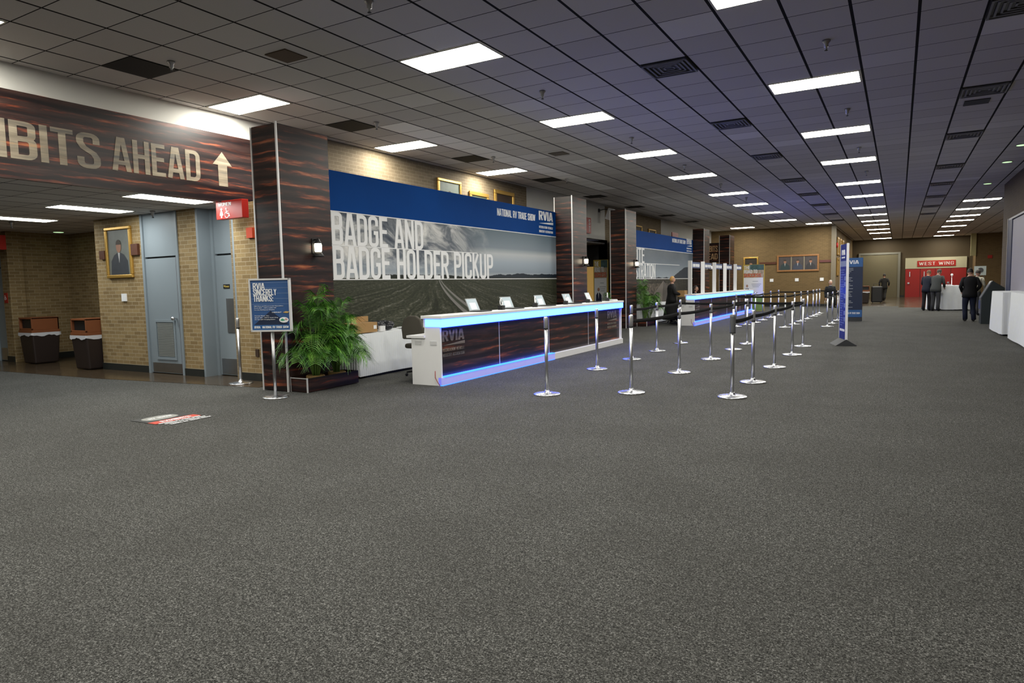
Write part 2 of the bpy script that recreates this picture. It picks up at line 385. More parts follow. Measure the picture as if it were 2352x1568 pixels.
CEIL, CARPET, WOOD, WLET, POLI = mat_ceiling(), mat_carpet(), mat_wood(), mat_woodletter(), mat_polished()
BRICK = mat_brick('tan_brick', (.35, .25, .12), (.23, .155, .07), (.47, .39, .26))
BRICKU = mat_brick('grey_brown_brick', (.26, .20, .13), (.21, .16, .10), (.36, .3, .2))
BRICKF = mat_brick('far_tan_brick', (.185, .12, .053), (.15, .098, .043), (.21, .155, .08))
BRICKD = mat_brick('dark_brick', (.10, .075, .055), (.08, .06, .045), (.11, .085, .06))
PANELM = M('light_diffuser', (.8, .8, .8), .5, emit=(1, .97, .87), k=PANEL)
PANELS = M('side_hall_diffuser', (.8, .8, .8), .5, emit=(.97, 1, .96), k=SIDE)
LEDM = M('blue_led_band', (.1, .15, .2), .3, emit=(.024, .09, 1.0), k=LED)
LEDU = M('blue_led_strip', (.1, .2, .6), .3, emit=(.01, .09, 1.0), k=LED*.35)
PLINTHGLOW = M('white_plinth_painted_glow', (.35, .35, .45), .4, emit=(.26, .28, .95), k=.6)  # white plinth; blue light from the strip above is put in as emission
LEDB = M('blue_led_underside', (.05, .05, .2), .3, emit=(.0, .02, 1.0), k=4.0)
# ---------------- setting ----------------
XL, XR, YB, YF = -9.2, 2.73, -15.0, 56.0
struct(MB().quad((-18, YB, 0), (9, YB, 0), (9, 37.0, 0), (-18, 37.0, 0)), 'floor', CARPET, 'grey speckled carpet')
struct(MB().quad((-18, 37.0, 0), (9, 37.0, 0), (9, 57, 0), (-18, 57, 0)), 'floor_polished', POLI, 'polished brown floor at the far end')
struct(B(-18, 37, 0, 0, 38.45, .003).box(-18, 37, 0, -3.1, 38.45, .004), 'floor_carpet_strip', CARPET)
struct(MB().prism([(-17.6, 6.12, .001), (-12, 6.33, .001), (-8.3, 6.72, .001), (-8.3, 7.3, .001), (-8.7, 7.6, .001), (-13.3, 9, .001), (-17.6, 9, .001)], (0, 0, .004)), 'floor_alcove', POLI, 'polished brown floor before the washroom doors')
struct(MB().quad((XL, YB, ZC), (9, YB, ZC), (9, 57, ZC), (XL, 57, ZC)), 'ceiling', CEIL, 'suspended tile ceiling')
struct(B(-17.6, YB, 2.85, XL-.02, 38.5, 2.9), 'ceiling_side_hall', CEIL, 'lower tile ceiling of the side hall')
# left wall
struct(B(XL-.25, 7.25, 0, XL, 16.9, ZC), 'wall_left', BRICKU, 'tan brick wall behind the banner')
struct(B(XL-.25, 22.75, 0, XL, 29.3, ZC), 'wall_left_far', BRICKU)
struct(B(XL-.2, YB, 2.87, XL+.004, 8.1, ZC), 'wall_left_soffit', WHITEP, 'white painted soffit above the side hall opening')
struct(B(XL-.2, 16.9, 3.0, XL, 22.75, ZC), 'wall_left_soffit_middle', WHITEP)
struct(B(XL-.2, 29.3, 3.0, XL, 38.5, ZC), 'wall_left_soffit_far', WHITEP)
# side hall front wall at Y=7.2
wf = MB()
for a, b, z0, z1 in ((-13.3, -11.8, 0, 2.85), (-10.75, -10.25, 0, 2.85), (-9.3, -8.72, 0, 2.85)): wf.box(a, 7.2, z0, b, 7.5, z1)
wf.box(-18, 7.2, 0, -17.55, 7.5, 2.85).box(-17.05, 7.2, 0, -16.75, 7.5, 2.85)
struct(wf, 'wall_side_hall', BRICK, 'tan brick wall with the washroom doors')
struct(B(-17.1, 7.5, 0, -16.85, 8.7, 2.85).box(-17.1, 8.5, 0, -13.1, 8.7, 2.85).box(-13.3, 7.5, 0, -13.1, 8.5, 2.85), 'wall_alcove', BRICK, 'brick alcove with two waste bins')
struct(B(-18, YB, 0, -17.6, 7.2, 2.85), 'wall_side_hall_end', BRICK)
struct(B(-15, 16.65, 0, XL, 16.9, 3).box(-15, 22.75, 0, XL, 22.95, 3).box(-15, 16.9, 0, -14.8, 22.75, 3), 'wall_passage', DGREY)
struct(B(-15, 29.1, 0, XL-.25, 29.3, 3).box(-15, 29.3, 0, -14.8, 38.5, 3), 'wall_passage_far', DGREY)
struct(B(-18, YB-.2, 0, 9, YB, ZC), 'wall_back', BRICKU)
# right wall
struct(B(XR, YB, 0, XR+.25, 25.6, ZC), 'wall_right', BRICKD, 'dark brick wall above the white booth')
struct(B(XR+.25, 25.4, 0, 9, 25.6, ZC), 'wall_right_return', BRICKD)
struct(B(8.8, 25.6, 0, 9, 56, ZC), 'wall_right_far', BRICKU)
# far walls
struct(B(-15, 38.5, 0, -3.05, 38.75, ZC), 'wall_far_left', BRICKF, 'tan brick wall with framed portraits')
struct(B(-3.25, 38.75, 0, -3.05, 56, ZC), 'wall_return', BRICKF)
DKW = M('dark_brown_plaster', (.07, .048, .022), .7, var=.1, scale=1.5)
struct(B(-3.25, 56, 0, 4.4, 56.2, ZC), 'wall_far', DKW, 'dark brown far wall')
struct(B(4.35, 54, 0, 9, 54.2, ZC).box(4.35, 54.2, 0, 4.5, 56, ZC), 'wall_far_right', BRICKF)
struct(B(4.05, 53.8, 2.75, 4.35, 54.0, ZC), 'trim_1', M('yellow_cream_glass', (.5, .45, .22), .5))
struct(B(-3.07, 38.42, 0, -2.87, 38.75, ZC), 'trim_2', M('corner_strip', (.2, .17, .12), .5))
# baseboards
bb = MB()
for a, b in ((-13.3, -11.8), (-10.75, -10.25), (-9.3, -8.75)): bb.box(a, 7.18, .005, b, 7.2, .13)
bb.box(-16.85, 8.48, .005, -13.3, 8.5, .13).box(-16.85, 7.5, .005, -16.83, 8.5, .13).box(-17.05, 7.18, .005, -16.75, 7.2, .13)
struct(bb, 'baseboard_side_hall', VINYL)
struct(B(-9, 38.47, 0, -3.05, 38.5, .14), 'baseboard_far', VINYL)
struct(B(-.1, 55.97, 0, .3, 56, .14), 'baseboard_end', VINYL)
# shutter door and West Wing doors
SHUT = Sh('tan_shutter', .6); x_, y_, z_ = SHUT.xyz(); SHUT.col(SHUT.mix(SHUT.lt(SHUT.f('FRACT', SHUT.mul(z_, 9)), .1), (.16, .135, .075), (.1, .085, .05)))
d = B(-2.5, 55.9, 0, -.1, 56, 3.1).make('door_1', SHUT.m); tag(d, 'tan roller shutter door in the far wall', 'door', kind='structure')
B(-2.62, 55.86, 0, -2.5, 56, 3.24).box(-.1, 55.86, 0, .05, 56, 3.24).box(-2.5, 55.86, 3.1, -.1, 56, 3.24).make('door_frame', M('grey_frame', (.2, .19, .15), .5), d)
d = B(.38, 55.9, 0, 4.0, 56, 2.02).make('door_2', REDD); tag(d, 'red double doors under the West Wing sign', 'door', kind='structure')
B(2.18, 55.885, 0, 2.2, 55.9, 2.02).box(1.28, 55.885, 0, 1.3, 55.9, 2.02).box(3.09, 55.885, 0, 3.11, 55.9, 2.02).make('door_gap', BLACK, d)
for xx in (.62, 1.5): B(xx, 55.86, 1.45, xx+.05, 55.9, 1.8).make('window_slot', CHROME, d)
for xx in (.52, 1.42, 2.9): B(xx, 55.84, .95, xx+.12, 55.9, 1.05).make('door_handle', CHROME, d)
d = B(.36, 55.88, 2.02, 4.02, 56, 2.78).make('trim_3', CREAM); tag(d, 'cream transom panel above the red doors', 'panel', kind='structure')
t = thing('wall_sign', 'red WEST WING sign above the red doors', 'sign', (1.09, 55.85, 2.15))
B(0, 0, 0, 2.29, .03, .41).make('board', RED, t)
block('WEST WING', 'lettering', t, (.1, 0, .09), (1, 0, 0), (0, 0, 1), 2.08, .23, M('cream_letters', (.75, .71, .64), .5), .72, .1, .01)
# ---------------- ceiling fittings ----------------
FR = M('light_frame', (.6, .58, .5), .5)
t = thing('ceiling_light', '', 'ceiling light', (0, 0, 0), 0, 'rectangular ceiling lights')
LX, LY = 2*T-.05, T-.03
B(-LX/2, -LY/2, -.008, LX/2, -LY/2+.02, 0).box(-LX/2, LY/2-.02, -.008, LX/2, LY/2, 0).box(-LX/2, -LY/2, -.008, -LX/2+.02, LY/2, 0).box(LX/2-.02, -LY/2, -.008, LX/2, LY/2, 0).make('frame', FR, t)
MB().quad((-LX/2+.02, -LY/2+.02, -.004), (-LX/2+.02, LY/2-.02, -.004), (LX/2-.02, LY/2-.02, -.004), (LX/2-.02, -LY/2+.02, -.004)).make('diffuser', PANELM, t)
L0 = t; first = True
ORD = ['first', 'second', 'third', 'fourth', 'fifth', 'sixth', 'seventh', 'eighth', 'ninth', 'tenth', 'eleventh', 'twelfth', 'thirteenth', 'fourteenth', 'fifteenth']
rows = [
    ('of the left wall row', -8, [-12, -6, 0, 6, 12], 2),
    ('of the row before the counters', -2, [-12, -6, 0, 6, 12, 18, 25, 31, 37, 44], 2),
    ('of the long middle row', 4, [-12, -6, 0, 6, 12, 18, 25, 31, 38, 44, 50, 54.5, 61, 67, 87], 2),
    ('of the far right bay row', 10, [38, 44, 50, 55, 62, 70, 87], 0),
    ('above the left end of the portrait wall', -6, [49.5], 0),
    ('above the right end of the portrait wall', 0, [49.5], 0)]
for desc, gx, js, hid in rows:
    for k, j in enumerate(js):
        x, y = G(gx+1, j+.5)
        if y > 55.6: y = 54.6
        if gx == -6: y = 36.9
        if gx == 0: y = 36.9
        lab = 'bright rectangular ceiling light ' + (desc if len(js) == 1 else f'{ORD[k]} from the near end {desc}')
        if first: L0.location = (x, y, ZC-.002); L0['label'] = lab; first = False
        else: dup(L0, (x, y, ZC-.002), None, lab)
# side hall lights: long axis towards the back
t = thing('side_hall_light', 'white lit ceiling panel nearest the EXHIBITS AHEAD board', 'ceiling light', (-9.5, 6.27, 2.848), 0, 'ceiling lights of the side hall')
B(-.25, -.6, -.008, -.23, .6, 0).box(.23, -.6, -.008, .25, .6, 0).box(-.25, -.6, -.008, .25, -.58, 0).box(-.25, .58, -.008, .25, .6, 0).make('frame', FR, t)
MB().quad((-.23, -.58, -.004), (-.23, .58, -.004), (.23, .58, -.004), (.23, -.58, -.004)).make('diffuser', PANELS, t)
dup(t, (-11.55, 6.23, 2.848), None, 'white lit ceiling panel in the middle of the side hall')
dup(t, (-13.95, 6.2, 2.848), None, 'white lit ceiling panel farthest into the side hall')
for xx in (-11.55, -13.95): dup(t, (xx, 3.0, 2.848), None, 'white lit ceiling panel deeper along the side hall')
dup(t, (-11.55, -1.5, 2.848), None, 'white lit ceiling panel behind the camera side')
# blank dark ceiling tiles
dk = [(-7, -3), (-7, 3), (-7, 9), (-7, 15), (-7, 21.5), (-7, 27.5), (-7, 34), (-7, 40)]
for k, (i, j) in enumerate(dk):
    x, y = G(i, j)
    if k >= 4: x -= .3
    o = B(0, 0, -.006, T, T, 0).make('return_grille', M('dark_grille', (.012, .011, .01), .8)); o.location = (x, y, ZC-.002)
    tag(o, f'dark square return grille, {ORD[k]} from the near end of the left wall', 'vent', 'dark return grilles beside the left wall')
# square diffuser vents
t = thing('ceiling_vent', '', 'vent', (0, 0, 0), 0, 'square supply vents in the ceiling')
m = MB()
for q in range(5):
    a = .29-q*.055; zz = -.03+q*.004
    for (x0, y0, x1, y1) in ((-a, -a, a, -a+.022), (-a, a-.022, a, a), (-a, -a, -a+.022, a), (a-.022, -a, a, a)): m.box(x0, y0, zz, x1, y1, zz+.012)
m.make('louvers', GRILL, t); B(-.3, -.3, -.008, .3, .3, -.001).make('backing', BLACK, t)
V0 = t; first = True
for nm, gi, js in (('row over the rope lanes', 2.5, (3, 9, 15, 22, 28, 34, 41, 47)), ('row near the right wall', 8.5, (3, 9, 15, 22, 28, 34, 40, 46))):
    for k, j in enumerate(js):
        x, y = G(gi, j+.5); lab = f'square louvered ceiling vent, {ORD[k]} in the {nm}'
        if first: V0.location = (x, y, ZC-.001); V0['label'] = lab; first = False
        else: dup(V0, (x, y, ZC-.001), None, lab)
for k, (i, j, c) in enumerate(((-3.55, -1.4, (.10, .07, .045)), (-3.5, 10.5, (.12, .1, .08)), (8.45, 10.8, (.05, .05, .05)), (8.6, 22.3, (.05, .05, .05)))):
    x, y = G(i, j); o = B(-.17, -.17, -.012, .17, .17, 0).make('speaker_grille', M(f'grille_{k}', c, .8)); o.location = (x, y, ZC-.001)
    tag(o, ['small brown square grille in the near left ceiling', 'small brownish square grille between second and third light rows', 'small dark grille beside the second vent near the right wall', 'small dark grille beside the fourth vent near the right wall'][k], 'grille')
# sprinklers
t = thing('sprinkler', '', 'sprinkler', (0, 0, 0), 0, 'hanging ceiling sprinklers')
MB().lathe([(.045, -.004), (.045, -.02), (.026, -.04), (.026, -.075), (.012, -.08), (.012, -.115)], n=12).make('body', STEEL, t)
MB().lathe([(.008, -.11), (.02, -.113), (.02, -.117), (.004, -.12)], n=10).make('deflector', DGREY, t)
S0 = t; first = True
for nm, gi, js in (('line beside the left wall', -5.65, (-2.4, 3.57, 9.67, 15.7)), ('line before the counters', -.52, (-2.43, 3.5, 9.54, 15.5, 21.6, 27.7)), ('line down the middle', 5.5, (-2.4, 3.6, 9.6, 15.75, 21.8))):
    for k, j in enumerate(js):
        x, y = G(gi, j); lab = f'small metal ceiling sprinkler, {ORD[k]} in the {nm}'
        if first: S0.location = (x, y, ZC); S0['label'] = lab; first = False
        else: dup(S0, (x, y, ZC), None, lab)
for lab, x, y in (('small metal sprinkler under the side hall ceiling beside the second panel', -11.1, 7.0), ('small metal sprinkler deep in the side hall ceiling', -14.6, 6.4)): dup(S0, (x, y, 2.85), None, lab)
# round downlights
t = thing('downlight', 'round green tinted downlight nearest, by the right wall', 'downlight', (2.2, 18.06, ZC), 0, 'round downlights along the right wall')
MB().lathe([(.12, -.004), (.12, -.012), (.1, -.014)], n=20).make('ring', FR, t)
MB().lathe([(.098, -.013), (.098, -.016)], n=20).make('lens', M('green_lens', (.5, .6, .4), .3, emit=(.6, 1, .5), k=1.3), t)
dup(t, (2.22, 20.52, ZC), None, 'round green tinted downlight, middle one by the right wall')
dup(t, (2.24, 24.94, ZC), None, 'round green tinted downlight, farthest by the right wall')
dup(t, (-16.2, 8.0, 2.85), None, 'round downlight over the waste bin alcove')
# ---------------- wood wrapped columns ----------------
def column(y0, y1, label, seam=True):
    t = thing('wrapped_column', label, 'column', (-7.52, y0, 0), 0, 'columns wrapped in dark plank print')
    h = 3.76; w_ = .51; d_ = y1-y0
    B(-w_, 0, 0.01, 0, d_, h).make('wrap', WOOD, t)
    B(-.012, -.012, 0, .012, .012, h+.02).make('corner_strip', ALU, t)
    B(-w_-.012, -.012, 0, -w_+.012, .012, h).make('corner_strip', ALU, t)
    return t
cols = [(6.6, 7.57), (16.3, 17.25), (20.3, 21.3), (30.15, 31.15), (35.35, 36.45)]
labs = ['dark plank print column beside the THANKS sign', 'dark plank print column at the right end of the badge banner', 'dark plank print column behind the far end of the near counter', 'dark plank print column at the right end of the far banner', 'dark plank print column next to the portrait wall']
for (a, b), l in zip(cols, labs): column(a, b, l)
# lantern sconces
t = thing('wall_lantern', 'lit wall lantern on the column beside the THANKS sign', 'lantern', (-7.52, 7.2, 2.0), 0, 'lit lanterns on the wrapped columns')
B(0, -.04, -.02, .015, .04, .2).box(.01, -.01, .17, .09, .01, .19).make('bracket', BLACK, t)
MB().lathe([(.085, -.07), (.08, -.05), (.045, .0)], .09, 0, 14).make('base', BLACK, t)
MB().lathe([(.045, .0), (.052, .02), (.055, .1), (.048, .125)], .09, 0, 14).make('glass', M('lantern_glass', (.8, .75, .6), .3, emit=(1, .86, .62), k=5), t)
MB().lathe([(.06, .125), (.045, .145), (.02, .19), (.005, .2)], .09, 0, 14).make('cap', BLACK, t)
for y, l in ((17.0, 'right end of the badge banner'), (21.1, 'far end of the near counter'), (31.05, 'right end of the far banner')): dup(t, (-7.52, y, 2.0), None, 'lit wall lantern on the column at the '+l)
# ---------------- EXHIBITS AHEAD board ----------------
t = thing('overhead_sign', 'dark plank print EXHIBITS AHEAD board with upward arrow', 'sign', (XL+.03, 0, 0))
B(-.028, -4, 2.84, .02, 7.7, 3.88).make('board', WOOD, t)
block('EXHIBITS', 'lettering', t, (.021, 2.98, 3.08), (0, 1, 0), (0, 0, 1), 2.12, .45, WLET)
block('AHEAD', 'lettering', t, (.021, 5.25, 3.1), (0, 1, 0), (0, 0, 1), 1.31, .45, WLET)
MB().prism([(.022, 6.87, 3.08), (.022, 7.03, 3.08), (.022, 7.03, 3.4), (.022, 7.12, 3.4), (.022, 6.95, 3.6), (.022, 6.78, 3.4), (.022, 6.87, 3.4)], (.005, 0, 0)).make('arrow', WLET, t)
t = thing('overhead_sign', 'small EXHIBITS AHEAD board beyond the far registration counter', 'sign', (-8.03, 35.4, 2.4))
B(-1.15, 0, 0, 0, .05, 1.0).make('board', WOOD, t)
block('EXHIBITS', 'lettering', t, (-.95, 0, .55), (1, 0, 0), (0, 0, 1), .85, .3, M('amber_letters', (.6, .38, .2), .5))
block('AHEAD', 'lettering', t, (-.95, 0, .16), (1, 0, 0), (0, 0, 1), .85, .3, M('amber_letters', (.6, .38, .2), .5))
B(-.02, -.03, -2.4, .02, .0, 1.3).make('pole', ALU, t)
# ---------------- RVIA logo ----------------
def logo(parent, org, right, up, w_, mat, cap=None, small=True):
    """org = lower left corner of the whole mark, swoosh included"""
    org = Vector(org); r = Vector(right); u = Vector(up); n = r.cross(u); h = w_*.38; m = MB(); x = 0
    block('RVIA', 'logo', parent, org+u*(h*.27), right, up, w_, h*.78, mat, 1.25, .07)
    MB().prism([p+n*.001 for p in (org+u*(h*.0), org+r*(w_*1.03)+u*(-h*.02), org+r*(w_*1.03)+u*(h*.2))], n*.003).make('logo_swoosh', mat, parent)
    if small:
        block('RECREATION VEHICLE', 'small_lettering', parent, org-u*(h*.42), right, up, w_, h*.2, mat, .8)
        block('INDUSTRY ASSOCIATION', 'small_lettering', parent, org-u*(h*.78), right, up, w_, h*.2, mat, .8)
# ---------------- banner walls ----------------
XB = -8.0
t = thing('banner_wall', 'large BADGE AND BADGE HOLDER PICKUP banner with country road picture', 'banner', (XB, 0, 0))
pp = B(-.06, 7.6, 0, -.001, 16.3, 2.72).make('photo_print', mat_photo1(), t)
bh = B(-.06, 7.6, 2.72, 0, 16.3, 3.37).make('blue_header', BLUE, t)
for z, y0, y1 in ((2.715, 7.6, 16.3), (2.165, 8.0, 12.4), (1.605, 7.6, 16.3)): B(-.001, y0, z-.008, .004, y1, z+.008).make('white_rule', LETTER, t)
Y, Zu = (0, 1, 0), (0, 0, 1)
block('BADGE AND', 'headline', pp, (.0, 8.06, 2.17), Y, Zu, 2.42, .535, LETTER)
block('BADGE HOLDER PICKUP', 'headline', pp, (.0, 8.06, 1.612), Y, Zu, 4.98, .545, LETTER)
block('NATIONAL RV TRADE SHOW', 'lettering', bh, (.0, 13.28, 3.05), Y, Zu, 1.85, .165, LETTER)
logo(bh, (.001, 15.34, 3.02), Y, Zu, .78, LETTER)
t = thing('banner_wall', 'farther ONSITE REGISTRATION banner with tent and mountains', 'banner', (XB, 0, 0))
pp = B(-.06, 21.4, 0, -.001, 30.1, 2.69).make('photo_print', mat_photo2(), t)
bh = B(-.06, 21.4, 2.69, 0, 30.1, 3.28).make('blue_header', BLUE, t)
for z, y0, y1 in ((2.685, 21.4, 30.1), (2.14, 21.4, 28), (1.58, 21.4, 30.1)): B(-.001, y0, z-.01, .004, y1, z+.01).make('white_rule', LETTER, t)
block('ONSITE', 'headline', pp, (.0, 21.5, 2.15), Y, Zu, 2.02, .53, LETTER)
block('REGISTRATION', 'headline', pp, (.0, 21.5, 1.59), Y, Zu, 3.27, .54, LETTER)
block('NATIONAL RV TRADE SHOW', 'lettering', bh, (.0, 26.97, 3.05), Y, Zu, 1.95, .16, LETTER)
logo(bh, (.001, 29.1, 2.98), Y, Zu, .8, LETTER)
TEN = M('printed_tent', (.17, .15, .13), .5, var=.15, scale=3)
MB().prism([(.001, 23.6, .62), (.001, 28.0, .62), (.001, 25.75, 1.5)], (.004, 0, 0)).make('tent_print', TEN, t)
MB().prism([(.006, 25.6, .62), (.006, 28.0, .62), (.006, 25.78, 1.48)], (.003, 0, 0)).make('tent_print_side', M('printed_tent_side', (.1, .09, .08), .5), t)
# ---------------- framed portraits ----------------
def portrait(loc, rz, w_, h_, label, bg, suit, group, fw=.07, frame=GOLD, people=1, name='framed_portrait'):
    """frame hangs on a wall; local x = right, z = up, front = -y"""
    t = thing(name, label, 'painting', loc, rz, group); n = people
    B(0, -.05, 0, w_, 0, fw).box(0, -.05, h_-fw, w_, 0, h_).box(0, -.05, fw, fw, 0, h_-fw).box(w_-fw, -.05, fw, w_, 0, h_-fw).make('frame', frame, t, bevel=.012)
    cv = B(fw*.7, -.02, fw*.7, w_-fw*.7, -.005, h_-fw*.7).make('canvas', M('canvas_'+label[:24], bg, .5, var=.35, scale=5), t)
    cw = (w_-2*fw)/n; ch = h_-2*fw
    sk = M('painted_skin', (.34, .17, .11), .6)
    for k in range(n):
        cx = fw+cw*(k+.5); s = min(cw*1.15, ch*.95); v_ = ch*1.12
        bm = MB(); pts = [(-.36, 0), (.36, 0), (.33, .25), (.2, .36), (.06, .4), (-.06, .4), (-.2, .36), (-.33, .25)]
        bm.prism([(cx+a*s, -.022, fw+b*v_*1.1) for a, b in pts], (0, -.003, 0)); bm.make('painted_figure', M('paint_'+label[:20]+str(k), suit[k % len(suit)], .6, var=.2), cv)
        bm = MB(); bm.prism([(cx-.04*s, -.024, fw+.44*v_), (cx, -.024, fw+.24*v_), (cx+.04*s, -.024, fw+.44*v_)], (0, -.003, 0)).make('painted_collar', M('painted_white', (.45, .45, .45), .6), cv)
        bm = MB(); bm.prism([(cx+.1*s*math.cos(q*PI/8), -.025, fw+v_*.56+.14*s*math.sin(q*PI/8)) for q in range(16)], (0, -.003, 0)).make('painted_face', sk, cv)
        bm = MB(); bm.prism([(cx+.105*s*math.cos(q*PI/8), -.026, fw+v_*.6+.115*s*math.sin(q*PI/8)) for q in range(9)], (0, -.003, 0)).make('painted_hair', M('painted_hair', (.05, .035, .025), .6), cv)
    if n > 1:
        for k in range(1, n): B(fw+cw*k-.02, -.03, fw, fw+cw*k+.02, -.01, h_-fw).make('divider', M('divider', (.3, .26, .18), .5), t)
    return t
g = 'gilt framed portraits hung above the banner'
portrait((XL+.01, 12.61, 2.9), PI/2, .95, 1.04, 'gilt portrait with pale green ground, leftmost above the badge banner', (.2, .25, .2), [(.1, .1, .12)], g)
portrait((XL+.01, 13.92, 2.9), PI/2, .88, .88, 'small thick gilt frame between two larger ones above the badge banner', (.1, .12, .08), [(.05, .05, .05)], g, .09)
portrait((XL+.01, 15.09, 2.85), PI/2, 1.03, 1.1, 'gilt portrait with dark brown ground above the badge banner', (.035, .02, .012), [(.02, .02, .02)], g, .1)
for k, (y, z) in enumerate(((23.9, 2.75), (25.7, 2.75), (27.5, 2.7))): portrait((XL+.01, y, z), PI/2, .95, 1.0, f'gilt frame peeping over the far blue banner, {ORD[k]} from the near end', (.05, .04, .03), [(.03, .03, .03)], 'gilt frames behind the far banner')
portrait((-12.9, 7.2, 1.74), 0, .82, .94, 'gilt framed portrait of a seated figure in dark robes by the grey doors', (.15, .16, .145), [(.035, .04, .05)], 'portraits in the side hall', .06)
portrait((-7.44, 38.5, 1.75), 0, .78, .95, 'gilt framed portrait over the white ROAD TO SUCCESS poster', (.03, .025, .02), [(.02, .02, .03)], 'portraits on the far brick wall', .08)
portrait((-8.75, 38.5, 1.75), 0, .8, .95, 'gilt framed portrait half hidden by the far wrapped column', (.05, .04, .03), [(.04, .03, .03)], 'portraits on the far brick wall', .08)
portrait((-5.71, 38.5, 1.86), 0, 2.07, .88, 'wide wood framed triple portrait on the far brick wall', (.07, .06, .06), [(.03, .05, .055), (.05, .06, .09), (.04, .04, .045)], 'portraits on the far brick wall', .09, M('warm_wood_frame', (.3, .14, .05), .4, var=.3, scale=15), 3)
for k, (y, z, w_, h_) in enumerate(((41.6, 2.75, 1.2, 1.0), (43.4, 2.75, 1.2, 1.0), (45.3, 2.75, 1.2, 1.0), (49.5, 2.6, 2.2, 1.2), (41.6, 1.6, 1.3, 1.0))):
    portrait((-3.04, y, z), PI/2, w_, h_, ['first gilt frame of the upper line on the return wall', 'second gilt frame of the upper line on the return wall', 'third gilt frame of the upper line on the return wall', 'large gilt frame farthest along the return wall', 'low gilt frame on the return wall behind the blue totem'][k], (.3, .2, .06), [(.3, .18, .05)], 'gilt frames on the return wall', .12)
# picture rails
tag(B(-6.6, 38.46, 2.28, -5.75, 38.5, 2.4).make('picture_rail', BROWNW), 'short brown rail left of the triple portrait', 'rail')
tag(B(-3.62, 38.46, 2.3, -2.98, 38.5, 2.42).make('picture_rail', M('maroon_rail', (.13, .045, .04), .5)), 'short maroon rail right of the triple portrait', 'rail')
tag(B(-12.07, 7.15, 2.14, -11.87, 7.2, 2.34).make('wall_block', BROWNW), 'brown wooden block right of the side hall portrait', 'block')
tag(B(-13.1, 7.15, 2.1, -12.93, 7.2, 2.26).make('wall_block', BROWNW), 'brown wooden block left of the side hall portrait', 'block')
for k, x in enumerate((-5.97, -4.71, -3.5)): tag(B(x-.09, 38.48, 1.34, x+.09, 38.5, 1.5).make('name_plate', LETTER), f'small white card on the brick below the triple portrait, {ORD[k]} from the left', 'card', 'white cards on the far brick wall')
# ---------------- side hall doors and fittings ----------------
def door_at(n, x0, x1, y, label, louver):
    d = B(x0+.06, y, .02, x1-.06, y+.04, 2.06).make(n, BLUEG); tag(d, label, 'door', kind='structure')
    B(x0, y-.03, 0, x0+.06, y+.06, 2.85).box(x1-.06, y-.03, 0, x1, y+.06, 2.85).box(x0+.06, y, 2.09, x1-.06, y+.06, 2.85).make('door_frame', BLUEG, d)
    B(x0+.05, y+.05, 0, x1-.05, y+.1, 2.1).make('door_shadow_gap', BLACK, d)
    B(x0+.09, y-.004, .03, x1-.09, y, .2 if louver else .3).make('kick_plate', STEEL, d)
    return d
d = door_at('door_3', -11.8, -10.75, 7.21, 'grey door with a louver grille in the side hall', True)
m = MB()
for k in range(20): m.box(-11.5, 7.2, .32+k*.03, -11.04, 7.207, .345+k*.03)
m.make('louver', M('louver_grey', (.2, .21, .2), .5), d); B(-11.56, 7.192, .26, -10.98, 7.21, .3).box(-11.56, 7.192, .93, -10.98, 7.21, .97).box(-11.56, 7.192, .3, -11.52, 7.21, .93).box(-11.02, 7.192, .3, -10.98, 7.21, .93).make('louver_frame', BLUEG, d)
MB().ell((-10.93, 7.14, 1.0), (.035, .035, .035)).tube([(-10.93, 7.2, 1.0), (-10.93, 7.15, 1.0)], .015).make('door_handle', CHROME, d)
B(-10.84, 7.195, .02, -10.81, 7.21, 2.06).make('door_edge', M('maroon_edge', (.05, .015, .02), .6), d)
d = door_at('door_4', -10.2, -9.3, 7.46, 'grey womens washroom door set back in a recess', False)
B(-10.25, 7.2, 0, -10.2, 7.5, 2.85).box(-9.34, 7.2, 0, -9.3, 7.5, 2.85).make('recess_jamb', BLUEG, d)
B(-9.9, 7.445, .75, -9.66, 7.46, 1.33).make('push_plate', STEEL, d)
B(-9.96, 7.45, 1.5, -9.8, 7.46, 1.57).make('name_plate', BLACK, d)
text('Women', 'lettering', d, (-9.945, 7.45, 1.515), (1, 0, 0), (0, 0, 1), .14, .04, M('yellow_text', (.6, .45, .1), .5), .02, .003)
d = door_at('door_5', -17.56, -17.05, 7.25, 'grey washroom door at the left edge', False)
